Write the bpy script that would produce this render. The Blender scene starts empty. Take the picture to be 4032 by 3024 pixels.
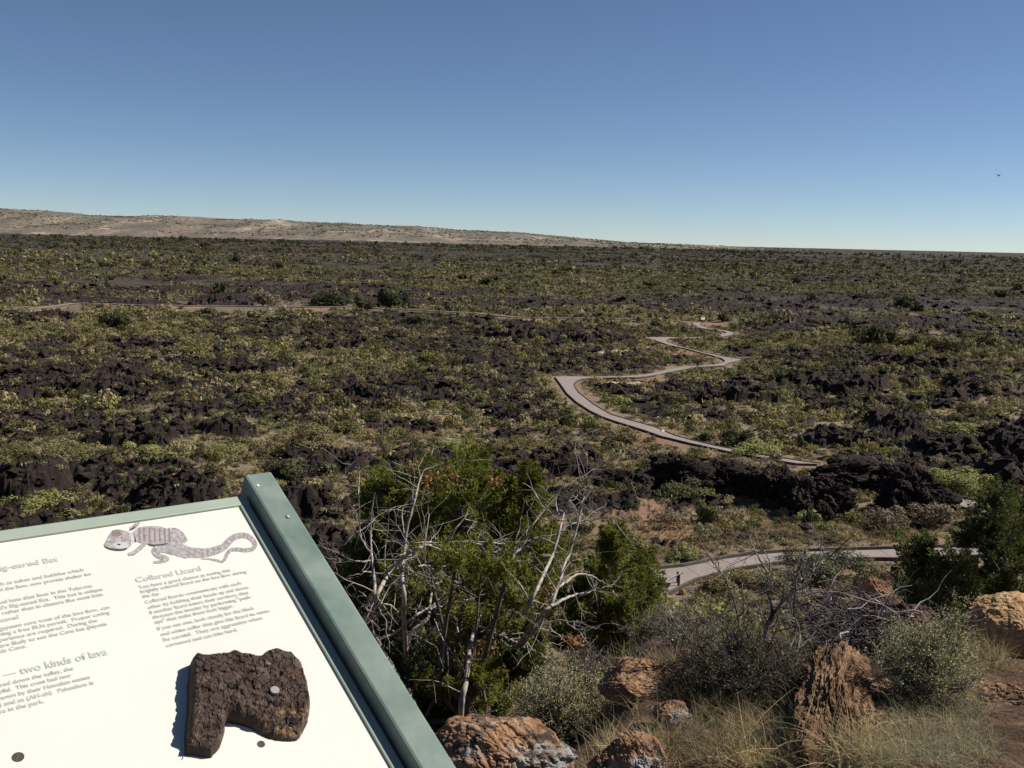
import bpy, math, numpy as np
from mathutils import Vector, Matrix
from mathutils.geometry import tessellate_polygon
rng = np.random.default_rng(7)
R_ = math.radians
SC = bpy.context.scene
COL = SC.collection

# ------------------------------------------------------------------ camera, sky, sun
CX, CY, F = 2016.0, 1512.0, 4000.0          # photograph pixels (4032 x 3024)
HY, HS = 948.0, 0.0225                      # horizon height at mid picture, slope
CAM = np.array([0.0, 0.0, 17.0])
roll = math.atan(HS); pitch = math.atan((CY-HY)*math.cos(roll)/F)
_f = np.array([0, math.cos(pitch), -math.sin(pitch)]); _r0 = np.array([1., 0, 0]); _u0 = np.cross(_r0, _f)
CR = math.cos(roll)*_r0+math.sin(roll)*_u0; CU = -math.sin(roll)*_r0+math.cos(roll)*_u0; CF = _f
cd = bpy.data.cameras.new('camera'); cam = bpy.data.objects.new('camera', cd); COL.objects.link(cam)
cam.matrix_world = Matrix([[CR[0], CU[0], -CF[0], CAM[0]], [CR[1], CU[1], -CF[1], CAM[1]], [CR[2], CU[2], -CF[2], CAM[2]], [0, 0, 0, 1]])
cd.sensor_width = 36.0; cd.lens = 36.0*F/4032; cd.clip_start = 0.05; cd.clip_end = 60000
SC.camera = cam
SUN_AZ, SUN_EL = R_(78), R_(43)             # azimuth clockwise from the view direction (+Y)
world = bpy.data.worlds.new('World'); SC.world = world; world.use_nodes = True
wn = world.node_tree; bg = wn.nodes['Background']; sky = wn.nodes.new('ShaderNodeTexSky')
sky.sky_type = 'NISHITA'; sky.sun_disc = False; sky.sun_elevation = SUN_EL; sky.sun_rotation = SUN_AZ
sky.altitude = 1500; sky.air_density = 0.7; sky.dust_density = 0.0; sky.ozone_density = 3.0
wb = wn.nodes.new('ShaderNodeMix'); wb.data_type = 'RGBA'; wb.blend_type = 'MULTIPLY'; wb.inputs[0].default_value = 1.0; wb.inputs[7].default_value = (0.95, 0.95, 0.96, 1)
wn.links.new(sky.outputs[0], wb.inputs[6]); wn.links.new(wb.outputs[2], bg.inputs[0]); bg.inputs[1].default_value = 0.060
sl = bpy.data.lights.new('sun', 'SUN'); sl.energy = 4.9; sl.angle = R_(0.5); sl.color = (1.0, 0.93, 0.84)
so = bpy.data.objects.new('sun', sl); COL.objects.link(so)
sd = Vector((math.sin(SUN_AZ)*math.cos(SUN_EL), math.cos(SUN_AZ)*math.cos(SUN_EL), math.sin(SUN_EL)))
so.rotation_euler = sd.to_track_quat('Z', 'Y').to_euler(); so.location = (20, 0, 60)
SC.view_settings.view_transform = 'Standard'; SC.view_settings.look = 'None'
SC.view_settings.exposure = 0.57; SC.view_settings.gamma = 1.0

# ------------------------------------------------------------------ noise
def _h(ix, iy, s=0):
    n = (ix.astype(np.int64)*374761393+iy.astype(np.int64)*668265263+s*974634777) & 0xffffffff
    n = ((n ^ (n >> 13))*1274126177) & 0xffffffff
    n = n ^ (n >> 16)
    return (n & 0xffffff)/float(0xffffff)
def vnoise(x, y, s=0):
    ix = np.floor(x); iy = np.floor(y); fx = x-ix; fy = y-iy
    fx = fx*fx*(3-2*fx); fy = fy*fy*(3-2*fy)
    a = _h(ix, iy, s); b = _h(ix+1, iy, s); c = _h(ix, iy+1, s); d = _h(ix+1, iy+1, s)
    return (a+(b-a)*fx)*(1-fy)+(c+(d-c)*fx)*fy
def fbm(x, y, s=0, o=4, g=0.5):
    t = 0; a = 1; n = 0
    for k in range(o):
        t = t+a*vnoise(x*2**k+17.3*k, y*2**k-9.1*k, s+k); n += a; a *= g
    return t/n
def worley(x, y, s=0):
    """distance to the cell border and a random value, tilt of the cell"""
    ix = np.floor(x); iy = np.floor(y)
    f1 = np.full(x.shape, 9.); f2 = np.full(x.shape, 9.); cid = np.zeros(x.shape); cx = np.zeros(x.shape); cy = np.zeros(x.shape)
    for dx in (-1, 0, 1):
        for dy in (-1, 0, 1):
            jx = ix+dx; jy = iy+dy
            px = jx+_h(jx, jy, s+1); py = jy+_h(jx, jy, s+2)
            d = np.hypot(px-x, py-y)
            m = d < f1
            f2 = np.where(m, f1, np.minimum(f2, d))
            f1 = np.where(m, d, f1); cid = np.where(m, _h(jx, jy, s+3), cid)
            cx = np.where(m, px, cx); cy = np.where(m, py, cy)
    return f2-f1, cid, x-cx, y-cy
def sstep(a, b, x):
    t = np.clip((x-a)/(b-a), 0, 1); return t*t*(3-2*t)

# ------------------------------------------------------------------ pixel -> world
def ray(sx, sy):
    return CF+CR*(sx-CX)/F-CU*(sy-CY)/F
RL = np.array([0, 1.5, 3, 3.6, 5, 7, 9, 15, 25, 40, 47, 1e6]); DL = np.array([1.6, 1.62, 1.68, 1.9, 2.62, 3.55, 4.4, 6.6, 10.0, 14.9, 17, 17])
RR = np.array([0, 3, 4, 5, 6, 7, 9, 15, 25, 40, 47, 1e6]); DR = np.array([1.6, 1.62, 1.70, 1.98, 2.6, 3.3, 4.2, 6.5, 9.9, 14.8, 17, 17])
R3 = np.array([0, 3, 4, 5, 5.6, 6.2, 7, 9, 15, 25, 40, 47, 1e6]); D3 = np.array([1.5, 1.47, 1.57, 1.84, 2.1, 2.6, 3.2, 4.2, 6.5, 9.9, 14.8, 17, 17])
def base(x, y):
    x = np.asarray(x, float); y = np.asarray(y, float)
    r = np.hypot(x, y); az = np.degrees(np.arctan2(x, np.maximum(y, 1e-6)))
    w = sstep(3, 9, az)
    w2 = sstep(14, 21, az)*sstep(80, 50, az)
    z = 17-((np.interp(r, RL, DL)*(1-w)+np.interp(r, RR, DR)*w)*(1-w2)+np.interp(r, R3, D3)*w2)
    return np.where(y < 0, 15.38+0*z, z)
def at(sx, sy, zo=0.0):
    """where the ray through a picture point meets the smooth ground (lifted by zo)"""
    d = ray(sx, sy); t = 1.5; 
    prev = t
    for _ in range(4000):
        p = CAM+d*t
        if p[2] <= float(base(p[0], p[1]))+zo: break
        prev = t; t *= 1.004
        if t > 30000: break
    lo, hi = prev, t
    for _ in range(14):
        m = (lo+hi)/2; p = CAM+d*m
        if p[2] <= float(base(p[0], p[1]))+zo: hi = m
        else: lo = m
    return CAM+d*hi
def plane_at(sx, sy, z):
    d = ray(sx, sy); return CAM+d*((z-CAM[2])/d[2])
def at_d(sx, sy, dist):
    d = ray(sx, sy); return CAM+d*dist        # dist along the viewing axis

# ------------------------------------------------------------------ paths (edges traced on the plain)
ZP = 0.35
edgeA = [(3217,1827),(3138,1825),(3090,1817),(2980,1798),(2920,1785.5),(2869,1777.6),(2790,1760),(2711,1743),(2647,1727),(2600,1716),(2543,1695.6),(2483.6,1676.6),(2421,1657.6),(2367,1638.6),(2323.6,1617),(2272,1584.4),(2231.4,1547.8),(2204,1508.5),(2185,1484),(2215,1480.8),(2312.7,1482),(2380.5,1482),(2475,1479.5),(2529.7,1475.5),(2584,1466.5),(2638,1452.9),(2692,1443.4),(2744,1439.5),(2817,1434.5),(2837,1431.6),(2852,1424),(2853,1419),(2840,1410),(2817,1403.6),(2781,1393.7),(2744.6,1384.6),(2708.5,1374.7),(2672,1366.6),(2636,1359.3),(2600,1346.7),(2564,1336),(2537.7,1328),(2570,1327.4),(2629,1327.4),(2672,1328.8),(2744.6,1328.2),(2799,1324),(2835,1317),(2856.7,1312.3),(2860,1309.6),(2853,1305),(2826,1301.5),(2799,1297),(2762.7,1292.4),(2730,1283.4),(2727.5,1272.5),(2716.6,1268)]
edgeB = [(3230,1824),(3185,1820),(3090,1804.5),(2992,1788.7),(2929,1776),(2821.5,1755.5),(2726.5,1733),(2663,1716),(2624.6,1700),(2584,1682),(2530,1667),(2489,1656),(2410,1633),(2380.5,1617),(2340,1592.5),(2302,1563),(2280,1546),(2264,1522),(2262.5,1511),(2272,1500),(2291,1493.5),(2313,1491),(2394,1488.6),(2502.5,1487.5),(2543,1484),(2584,1477.5),(2638,1466),(2692,1456),(2735,1447),(2851,1441),(2867.6,1431),(2898,1423.5),(2931,1416),(2889,1409.5),(2847.7,1403.5),(2817,1396),(2762.7,1384.5),(2726.6,1375.4),(2690.4,1366.4),(2654,1354.5),(2632.5,1346.7),(2625.3,1340.3),(2636,1334),(2672,1334),(2744.6,1334),(2799,1332),(2835,1327.5),(2871,1322),(2896.5,1312.3),(2882,1306),(2862,1301.4),(2826,1296.5),(2790,1291),(2762.7,1282.5),(2758,1277),(2762.7,1271.6),(2770,1269.5)]
nearA = [(3900,2155),(3754.5,2152),(3581,2157.5),(3400,2162.5),(3283.6,2166),(3175,2169),(3070,2173),(2961.7,2182),(2853,2197),(2781,2210.5),(2690,2228.6),(2600,2238),(2567.6,2242),(2475,2254),(2330,2280),(2180,2312)]
nearB = [(3900,2185),(3682,2192),(3541,2198),(3400,2197),(3356,2198.5),(3153.4,2204),(3070,2213),(2961.7,2228.5),(2907.5,2237),(2835,2257),(2744.7,2279),(2700,2300),(2659.7,2322),(2600,2350),(2480,2378),(2300,2400),(2160,2405)]
sideA = [(3690,1940),(3756,1957.5),(3839.5,1971),(3960,1990)]
sideB = [(3690,1962),(3772.5,1986),(3839.5,2010),(3960,2045)]
farC = [(-150,1222),(0,1219),(81,1218),(163,1211),(224,1203),(285,1195),(325,1193),(420,1196),(594,1202),(753,1203),(871,1203),(1000,1205),(1189,1207.5),(1413.6,1207),(1515,1215),(1598,1218),(1750,1226),(1875,1232),(2033,1249),(2223,1251),(2476,1254),(2603,1257),(2716,1268)]
def P3(l, z): return np.array([plane_at(a, b, z) for a, b in l])
A3 = P3(edgeA, ZP); B3 = P3(edgeB, ZP)
NZ = 0.25
NA3 = P3(nearA, NZ); NB3 = P3(nearB, NZ)
SZ = 0.6
SA3 = P3(sideA, SZ); SB3 = P3(sideB, SZ)
FZ = 0.5
fc = P3(farC, FZ)
def densify(p, step):
    out = [p[0]]
    for a, b in zip(p[:-1], p[1:]):
        n = max(1, int(np.linalg.norm(b-a)/step))
        for k in range(1, n+1): out.append(a+(b-a)*k/n)
    return np.array(out)
path_pts = []
for pl, z in ((A3, ZP), (B3, ZP), (NA3, NZ), (NB3, NZ), (SA3, SZ), (SB3, SZ), (fc, FZ)):
    q = densify(pl, 0.5); q[:, 2] = z; path_pts.append(q)
def poly_ribbon_pts(a, b):  # points between two edges
    a = densify(a, 0.6)[:, :2]; b = densify(b, 0.6)[:, :2]; out = []
    for p in a:
        d = np.hypot(*(b-p).T); j = d.argmin()
        if d[j] < 6:
            for t in (0.25, 0.5, 0.75): out.append(p+(b[j]-p)*t)
    return np.array(out)
for a, b, z in ((A3, B3, ZP), (NA3, NB3, NZ), (SA3, SB3, SZ)):
    q = poly_ribbon_pts(a, b); path_pts.append(np.column_stack([q, np.full(len(q), z)]))
PP = np.vstack(path_pts)
# distance-to-path grid
GX0, GX1, GY0, GY1, GS = -140., 140., 30., 330., 0.5
gw = int((GX1-GX0)/GS); gh = int((GY1-GY0)/GS)
PD = np.full((gh, gw), 30.0); PZ = np.zeros((gh, gw))
for p in PP[np.unique(np.round(PP[:, :2]*1.6).astype(int), axis=0, return_index=True)[1]]:
    i0 = int((p[0]-GX0)/GS); j0 = int((p[1]-GY0)/GS); W = 28
    a, b, c, d = max(0, i0-W), min(gw, i0+W), max(0, j0-W), min(gh, j0+W)
    if a >= b or c >= d: continue
    xx = GX0+np.arange(a, b)*GS; yy = GY0+np.arange(c, d)*GS
    dd = np.hypot(xx[None, :]-p[0], yy[:, None]-p[1])
    sub = PD[c:d, a:b]; m = dd < sub
    sub[m] = dd[m]; PZ[c:d, a:b][m] = p[2]
def path_dist(x, y):
    fx = np.clip((x-GX0)/GS, 0, gw-2); fy = np.clip((y-GY0)/GS, 0, gh-2)
    i = fx.astype(int); j = fy.astype(int); tx = fx-i; ty = fy-j
    d = (PD[j, i]*(1-tx)+PD[j, i+1]*tx)*(1-ty)+(PD[j+1, i]*(1-tx)+PD[j+1, i+1]*tx)*ty
    out = (x < GX0) | (x > GX1) | (y < GY0) | (y > GY1)
    return np.where(out, 30., d), PZ[j, i]

# lava mounds and bare soil traced from the photograph: (x, y of the foot, half width px, height m, half depth m)
MOUNDS = [(300,1545,330,3.0,7),(30,1560,160,1.8,6),(900,1200,120,2.2,9),(700,1150,160,1.5,9),(2130,1345,250,2.6,7),(2430,1345,110,2.4,5),(2560,1465,150,1.6,3.2),
          (2320,1590,0,0,0),(2620,1590,260,1.4,4.5),(2900,1600,200,1.5,4),(3330,1560,260,2.0,5),(3650,1480,180,1.6,5),(3185,1045,38,8,14),(3300,1110,260,2.5,12),
          (1250,1900,230,1.6,3.5),(1650,1860,170,1.5,3),(1500,1560,150,1.4,4),(2050,1650,130,1.3,3.5),(500,1760,260,1.5,3.5),(60,2000,180,2.4,3),(850,1720,150,1.2,3),
          (3980,1920,60,2.6,2.2),(3990,1800,90,2.6,3),(3750,1800,150,1.6,3),(3300,1750,160,1.3,2.6),(2330,1360,160,2.2,6),(1300,1380,170,1.6,6),(520,1370,150,1.5,6),
          (150,1270,110,1.5,7),(1850,1290,120,1.8,6),(3060,1310,140,1.8,6),(3700,1300,160,1.8,7),(1000,1460,190,1.2,4),(1950,1470,150,1.5,4),(3560,1700,120,1.4,3),
          (2750,1900,200,2.2,3.2),(3000,1930,160,2.0,3),(2200,1870,190,1.7,3),(1180,2050,120,1.4,2.4),(700,2020,200,1.3,2.5),(3900,1560,170,1.8,4)]
MW = []
for (a, b, w, h, dp) in MOUNDS:
    if w == 0: continue
    p = plane_at(a, b, 0); wm = w/F*p[1]
    MW.append((p[0], p[1]+dp*0.8, max(wm, 0.5), h, dp))
SOIL = [(2600,1500,3.0),(2480,1500,2.5),(2680,1395,3.5),(2590,1352,2.5),(2810,1278,5),(1290,1216,3.9),(1240,1216,3.3),(1380,1218,2.8),(660,1212,3.3),(760,1212,3.3),(120,1224,2.8),(60,1226,2.2),(2100,1262,4),
        (2560,1745,2.2),(2500,1735,2),(2560,2080,3.0),(2620,2060,2.2),(3030,2050,1.2),(2480,2105,1.4),(2560,2010,1.0),(2390,1730,1.5)]
SOILW = [(plane_at(a, b, 0)[0], plane_at(a, b, 0)[1], r) for a, b, r in SOIL]
PALE = [(2416,1517,1.2),(2460,1521,1.2),(2516,1525,1.6),(2570,1533,1.6),(2600,1527,1.3),(2650,1527,1.3),(2700,1526,1.2),(2760,1524,1.2),(2830,1535,1.0),(2900,1545,1.0),(2400,1408,1.8),(2440,1402,1.5),(2480,1395,1.6),(2520,1375,2)]
PALEW = [(plane_at(a, b, 0)[0], plane_at(a, b, 0)[1], r) for a, b, r in PALE]

def ground(x, y, detail=True):
    """height, lava, soil (red), pale, near-path masks"""
    x = np.asarray(x, float); y = np.asarray(y, float)
    b = base(x, y); r = np.hypot(x, y)
    pd, pz = path_dist(x, y)
    plain = sstep(42, 50, r)
    wx = x+3*(fbm(x/9, y/9, 11, 2)-.5)*4; wy = y+3*(fbm(x/9, y/9, 12, 2)-.5)*4
    lm = 0.50*fbm(wx/24, wy/12, 3, 5, 0.62)+0.26*fbm(wx/85, wy/45, 13, 3, .6)+0.24*fbm(wx/330, wy/150, 23, 3, .6)      # lava / vegetated patches
    lava = sstep(0.517, 0.54, lm)
    mz = np.zeros_like(b)
    for (mx, my, mw, mh, md) in MW:
        k = ((x-mx)/mw)**2+((y-my)/md)**2+(fbm(x/3.2, y/2.4, 31, 4)-.5)*2.6
        k0 = ((x-mx)/mw)**2+((y-my)/md)**2+(fbm(x/7.0, y/6.0, 33, 2)-.5)*.9
        m = sstep(2.0, 0.0, k0)*0.6
        mz = np.maximum(mz, mh*m); lava = np.maximum(lava, np.maximum(sstep(0.85, 0.65, k), sstep(.38, .5, m)))
    nearp = sstep(1.2, 4.0, pd); amp = 0.3+0.7*sstep(3, 14, pd)
    lava = lava*plain*nearp
    und = (fbm(x/40, y/30, 5, 3)-.5)*2.6+(fbm(x/9, y/7, 6, 3)-.5)*1.3
    far = sstep(300, 1500, r)
    und = und*(1+far*1.6)+far*(fbm(x/300, y/200, 8, 4)-.42)*9*sstep(500, 4000, r)
    z = b+plain*amp*(und+lava*(0.35+mz)+mz*0.15)
    if detail:
        near = r < 700
        d1 = np.zeros_like(b); xs = x[near]; ys = y[near]
        qx = xs+(fbm(xs/1.2, ys/1.2, 41, 2)-.5)*0.9; qy = ys+(fbm(xs/1.2, ys/1.2, 42, 2)-.5)*0.9
        e, c, tx, ty = worley(qx/1.9, qy/1.7, 50)
        e2, c2, tx2, ty2 = worley(qx/0.62, qy/0.55, 60)
        blk = (c-.4)*0.38*np.minimum(1, e*3)+(tx*(c*2-1)+ty*(1-2*c))*0.30*np.minimum(1, e*3)
        blk = blk+(c2-.5)*0.10*np.minimum(1, e2*3)+(.42-np.abs(fbm(xs/1.5, ys/1.3, 71, 4, .62)*2-1)*2.2)*.55+(.5-np.abs(fbm(xs*1.5, ys*1.5, 75, 2)*2-1)*2)*.16
        d1[near] = blk
        z = z+lava*d1*amp*plain+(1-lava)*plain*(fbm(x*0.9, y*0.9, 81, 3)-.5)*0.25
        rough = (fbm(x/0.5, y/0.5, 91, 4, .6)-.5)*0.18+(fbm(x/2.5, y/2.5, 92, 2)-.5)*0.35*sstep(4, 8, r)
        z = z+(1-plain)*rough*sstep(0.5, 2.5, r)*nearp
    # level the ground at the paths
    tgt = pz-0.17
    z = z*nearp+(1-nearp)*tgt
    soil = np.zeros_like(b); pale = np.zeros_like(b)
    nz = (fbm(x/1.3, y/1.3, 95, 3)-.5)
    for (sx, sy, sr) in SOILW: soil = np.maximum(soil, sstep(1.2, 0.7, np.hypot((x-sx)/sr, (y-sy)/(sr*1.0))+nz*1.2))
    for (sx, sy, sr) in PALEW: pale = np.maximum(pale, sstep(1.2, 0.7, np.hypot((x-sx)/sr, (y-sy)/(sr*1.0))+nz*0.8))
    soil = np.maximum(soil, 0.8*sstep(2.4, 1.4, pd)*sstep(0.02, 0.12, nz)*(r < 230))
    lava = lava*(1-np.maximum(soil, pale))
    return z, lava, soil, pale, pd, lm

# ------------------------------------------------------------------ mesh helpers
def mesh_np(name, V, Fs, mats, attrs=None, parent=None, smooth=False, midx=None):
    """V (n,3); Fs list of int arrays (m,3)/(m,4)"""
    me = bpy.data.meshes.new(name)
    V = np.asarray(V, np.float32); me.vertices.add(len(V)); me.vertices.foreach_set('co', V.ravel())
    if not isinstance(Fs, list): Fs = [Fs]
    Fs = [f for f in Fs if len(f)]
    loops = np.concatenate([f.ravel() for f in Fs]).astype(np.int32)
    tot = np.concatenate([np.full(len(f), f.shape[1]) for f in Fs]).astype(np.int32)
    st = np.concatenate([[0], np.cumsum(tot)[:-1]]).astype(np.int32)
    me.loops.add(len(loops)); me.loops.foreach_set('vertex_index', loops)
    me.polygons.add(len(tot)); me.polygons.foreach_set('loop_start', st)
    me.polygons.foreach_set('use_smooth', np.full(len(tot), bool(smooth)))
    if not isinstance(mats, (list, tuple)): mats = [mats]
    for m in mats: me.materials.append(m)
    if midx is not None: me.polygons.foreach_set('material_index', np.asarray(midx, np.int32))
    me.update(calc_edges=True)
    for k, v in (attrs or {}).items():
        a = me.attributes.new(k, 'FLOAT', 'POINT'); a.data.foreach_set('value', np.asarray(v, np.float32))
    o = bpy.data.objects.new(name, me); COL.objects.link(o)
    if parent is not None: o.parent = parent
    return o
def tag(o, label=None, cat=None, group=None, kind=None):
    if label: o['label'] = label
    if cat: o['category'] = cat
    if group: o['group'] = group
    if kind: o['kind'] = kind
    return o
def empty(name, loc, label, cat, group=None):
    o = bpy.data.objects.new(name, None); COL.objects.link(o); o.location = loc; o.empty_display_size = 0.2
    return tag(o, label, cat, group)
class MB:
    """collects vertices / faces"""
    def __init__(s): s.V = []; s.T = []; s.Q = []; s.n = 0; s.A = []
    def add(s, V, T=None, Q=None, a=0.0):
        V = np.asarray(V, float)
        s.V.append(V); 
        if T is not None and len(T): s.T.append(np.asarray(T)+s.n)
        if Q is not None and len(Q): s.Q.append(np.asarray(Q)+s.n)
        s.A.append(np.broadcast_to(np.asarray(a, float), (len(V),))); s.n += len(V)
    def build(s, name, mat, parent=None, smooth=False):
        fs = []
        if s.T: fs.append(np.vstack(s.T))
        if s.Q: fs.append(np.vstack(s.Q))
        return mesh_np(name, np.vstack(s.V), fs, mat, {'rnd': np.concatenate(s.A)}, parent, smooth)
def box(mb, c, ax, h):
    """centre, 3 unit axes (rows), half sizes"""
    c = np.array(c); ax = np.array(ax, float); s = np.array([[i, j, k] for i in (-1, 1) for j in (-1, 1) for k in (-1, 1)], float)*np.array(h)
    V = c+s@ax
    mb.add(V, Q=[[0, 1, 3, 2], [4, 6, 7, 5], [0, 4, 5, 1], [2, 3, 7, 6], [0, 2, 6, 4], [1, 5, 7, 3]])
def tube(mb, pts, rad, n=6, a=0.0):
    pts = np.asarray(pts, float); rad = np.broadcast_to(np.asarray(rad, float), (len(pts),)); k = len(pts)
    t = np.gradient(pts, axis=0); t /= np.linalg.norm(t, axis=1)[:, None]+1e-9
    ref = np.array([0.31, 0.17, 0.93]); 
    if abs((t@ref)).max() > 0.95: ref = np.array([0.9, -0.4, 0.1])
    u = np.cross(t, ref); u /= np.linalg.norm(u, axis=1)[:, None]+1e-9; v = np.cross(t, u)
    an = np.linspace(0, 2*np.pi, n, endpoint=False)
    V = pts[:, None, :]+(u[:, None, :]*np.cos(an)[None, :, None]+v[:, None, :]*np.sin(an)[None, :, None])*rad[:, None, None]
    V = V.reshape(-1, 3); i = np.arange(k-1)[:, None]*n; j = np.arange(n)[None, :]
    Q = np.stack([i+j, i+(j+1) % n, i+n+(j+1) % n, i+n+j], -1).reshape(-1, 4)
    mb.add(V, Q=Q, a=a)
def smooth_path(pts, sub=3):
    pts = np.asarray(pts, float); n = len(pts)
    if n < 3: return pts
    out = []
    for i in range(n-1):
        p0 = pts[max(i-1, 0)]; p1 = pts[i]; p2 = pts[i+1]; p3 = pts[min(i+2, n-1)]
        for k in range(sub):
            t = k/sub
            out.append(0.5*((2*p1)+(-p0+p2)*t+(2*p0-5*p1+4*p2-p3)*t*t+(-p0+3*p1-3*p2+p3)*t**3))
    out.append(pts[-1]); return np.array(out)
def rand_dirs(n, up=0.0):
    d = rng.normal(size=(n, 3)); d[:, 2] += up; return d/np.linalg.norm(d, axis=1)[:, None]
def leaf_tris(mb, C, size, a=0.0, aspect=2.2, dirs=None):
    """one triangle per centre, random orientation"""
    n = len(C); d = rand_dirs(n) if dirs is None else dirs
    e = np.cross(d, rand_dirs(n)); e /= np.linalg.norm(e, axis=1)[:, None]+1e-9
    size = np.broadcast_to(np.asarray(size, float), (n,))[:, None]
    V = np.stack([C-e*size*0.5/aspect*1.4, C+e*size*0.5/aspect*1.4, C+d*size], 1).reshape(-1, 3)
    mb.add(V, T=np.arange(3*n).reshape(-1, 3), a=np.repeat(np.broadcast_to(a, (n,)), 3))
def leaf_quads(mb, C, d, size, a=0.0, w=0.45):
    n = len(C); e = np.cross(d, rand_dirs(n)); e /= np.linalg.norm(e, axis=1)[:, None]+1e-9
    s = np.broadcast_to(np.asarray(size, float), (n,))[:, None]
    V = np.stack([C, C+d*s*.5+e*s*w*.5, C+d*s, C+d*s*.5-e*s*w*.5], 1).reshape(-1, 3)
    mb.add(V, Q=np.arange(4*n).reshape(-1, 4), a=np.repeat(np.broadcast_to(a, (n,)), 4))
def blades(mb, base_pts, d, length, width, droop=0.3, seg=3, a=0.0):
    """curved thin ribbons"""
    n = len(base_pts); L = np.broadcast_to(np.asarray(length, float), (n,))[:, None]; W = np.broadcast_to(np.asarray(width, float), (n,))[:, None]
    side = np.cross(d, np.array([0, 0, 1.])+rand_dirs(n)*0.6); side /= np.linalg.norm(side, axis=1)[:, None]+1e-9
    bend = rand_dirs(n)*0.5+np.array([0, 0, -1.]); dr = np.broadcast_to(np.asarray(droop, float), (n,))[:, None]
    rows = []
    for k in range(seg+1):
        t = k/seg; c = base_pts+d*L*t+bend*L*dr*t*t; w = W*(1-t)**0.7*0.5
        rows.append(np.stack([c-side*w, c+side*w], 1))
    V = np.stack(rows, 1).reshape(n, (seg+1)*2, 3)
    q = np.array([[2*k, 2*k+1, 2*k+3, 2*k+2] for k in range(seg)])
    Q = (np.arange(n)[:, None, None]*(seg+1)*2+q[None]).reshape(-1, 4)
    mb.add(V.reshape(-1, 3), Q=Q, a=np.repeat(np.broadcast_to(a, (n,)), (seg+1)*2))

# ------------------------------------------------------------------ materials
def mat(name):
    m = bpy.data.materials.new(name); m.use_nodes = True; nt = m.node_tree
    b = nt.nodes['Principled BSDF']; b.inputs['Roughness'].default_value = 0.85
    b.inputs['Specular IOR Level'].default_value = 0.25
    return m, nt, b
def ramp(nt, fac, stops, interp='LINEAR'):
    r = nt.nodes.new('ShaderNodeValToRGB'); cr = r.color_ramp; cr.interpolation = interp
    while len(cr.elements) > 1: cr.elements.remove(cr.elements[-1])
    cr.elements[0].position = stops[0][0]; cr.elements[0].color = (*stops[0][1], 1)
    for p, c in stops[1:]:
        e = cr.elements.new(p); e.color = (*c, 1)
    if fac is not None: nt.links.new(fac, r.inputs[0])
    return r.outputs[0]
def noise(nt, scale, detail=4, rough=0.55, vec=None, w=None):
    n = nt.nodes.new('ShaderNodeTexNoise'); n.inputs['Scale'].default_value = scale
    n.inputs['Detail'].default_value = detail; n.inputs['Roughness'].default_value = rough
    if vec is not None: nt.links.new(vec, n.inputs['Vector'])
    return n.outputs['Fac']
def voro(nt, scale, vec=None, feature='F1'):
    n = nt.nodes.new('ShaderNodeTexVoronoi'); n.feature = feature; n.inputs['Scale'].default_value = scale
    if vec is not None: nt.links.new(vec, n.inputs['Vector'])
    return n
def mix(nt, f, a, b, mode='MIX'):
    n = nt.nodes.new('ShaderNodeMix'); n.data_type = 'RGBA'; n.blend_type = mode
    for s, v in ((n.inputs[0], f), (n.inputs[6], a), (n.inputs[7], b)):
        if isinstance(v, (int, float)): s.default_value = v
        elif isinstance(v, tuple): s.default_value = (*v, 1)
        else: nt.links.new(v, s)
    return n.outputs[2]
def math_(nt, op, a, b=None):
    n = nt.nodes.new('ShaderNodeMath'); n.operation = op
    for s, v in ((n.inputs[0], a), (n.inputs[1], b)):
        if v is None: continue
        if isinstance(v, (int, float)): s.default_value = v
        else: nt.links.new(v, s)
    return n.outputs[0]
def attr(nt, name):
    n = nt.nodes.new('ShaderNodeAttribute'); n.attribute_name = name; return n.outputs['Fac']
def geo_pos(nt):
    return nt.nodes.new('ShaderNodeNewGeometry').outputs['Position']
def obj_co(nt):
    return nt.nodes.new('ShaderNodeTexCoord').outputs['Object']
def bump(nt, b, h, strength=0.5, dist=0.05):
    n = nt.nodes.new('ShaderNodeBump'); n.inputs['Strength'].default_value = strength; n.inputs['Distance'].default_value = dist
    nt.links.new(h, n.inputs['Height']); nt.links.new(n.outputs[0], b.inputs['Normal'])
def leafy(name, stops, rough=0.8, nscale=6, transl=0.25, const=True):
    """foliage colour picked per plant from a ramp, small variation inside it"""
    m, nt, b = mat(name)
    rnd = nt.nodes.new('ShaderNodeObjectInfo').outputs['Random']
    v = math_(nt, 'FRACT', math_(nt, 'ADD', attr(nt, 'rnd'), rnd))
    c = ramp(nt, v, stops, 'CONSTANT' if const else 'LINEAR')
    n = noise(nt, nscale, 2, 0.5, geo_pos(nt))
    c = mix(nt, 1.0, c, ramp(nt, n, [(0.3, (0.72, 0.72, 0.72)), (0.7, (1.25, 1.22, 1.15))]), 'MULTIPLY')
    nt.links.new(c, b.inputs['Base Color']); b.inputs['Roughness'].default_value = rough
    b.inputs['Specular IOR Level'].default_value = 0.15
    if transl:
        t = nt.nodes.new('ShaderNodeBsdfTranslucent'); nt.links.new(c, t.inputs[0])
        ms = nt.nodes.new('ShaderNodeMixShader'); ms.inputs[0].default_value = transl
        nt.links.new(b.outputs[0], ms.inputs[1]); nt.links.new(t.outputs[0], ms.inputs[2])
        nt.links.new(ms.outputs[0], nt.nodes['Material Output'].inputs[0])
    return m
def flat(name, col, rough=0.7, metal=0.0, var=0.12, scale=20):
    m, nt, b = mat(name)
    n = noise(nt, scale, 4, 0.6, obj_co(nt))
    lo = tuple(c*(1-var) for c in col); hi = tuple(min(1, c*(1+var)) for c in col)
    nt.links.new(ramp(nt, n, [(0.3, lo), (0.7, hi)]), b.inputs['Base Color'])
    b.inputs['Roughness'].default_value = rough; b.inputs['Metallic'].default_value = metal
    return m
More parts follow.
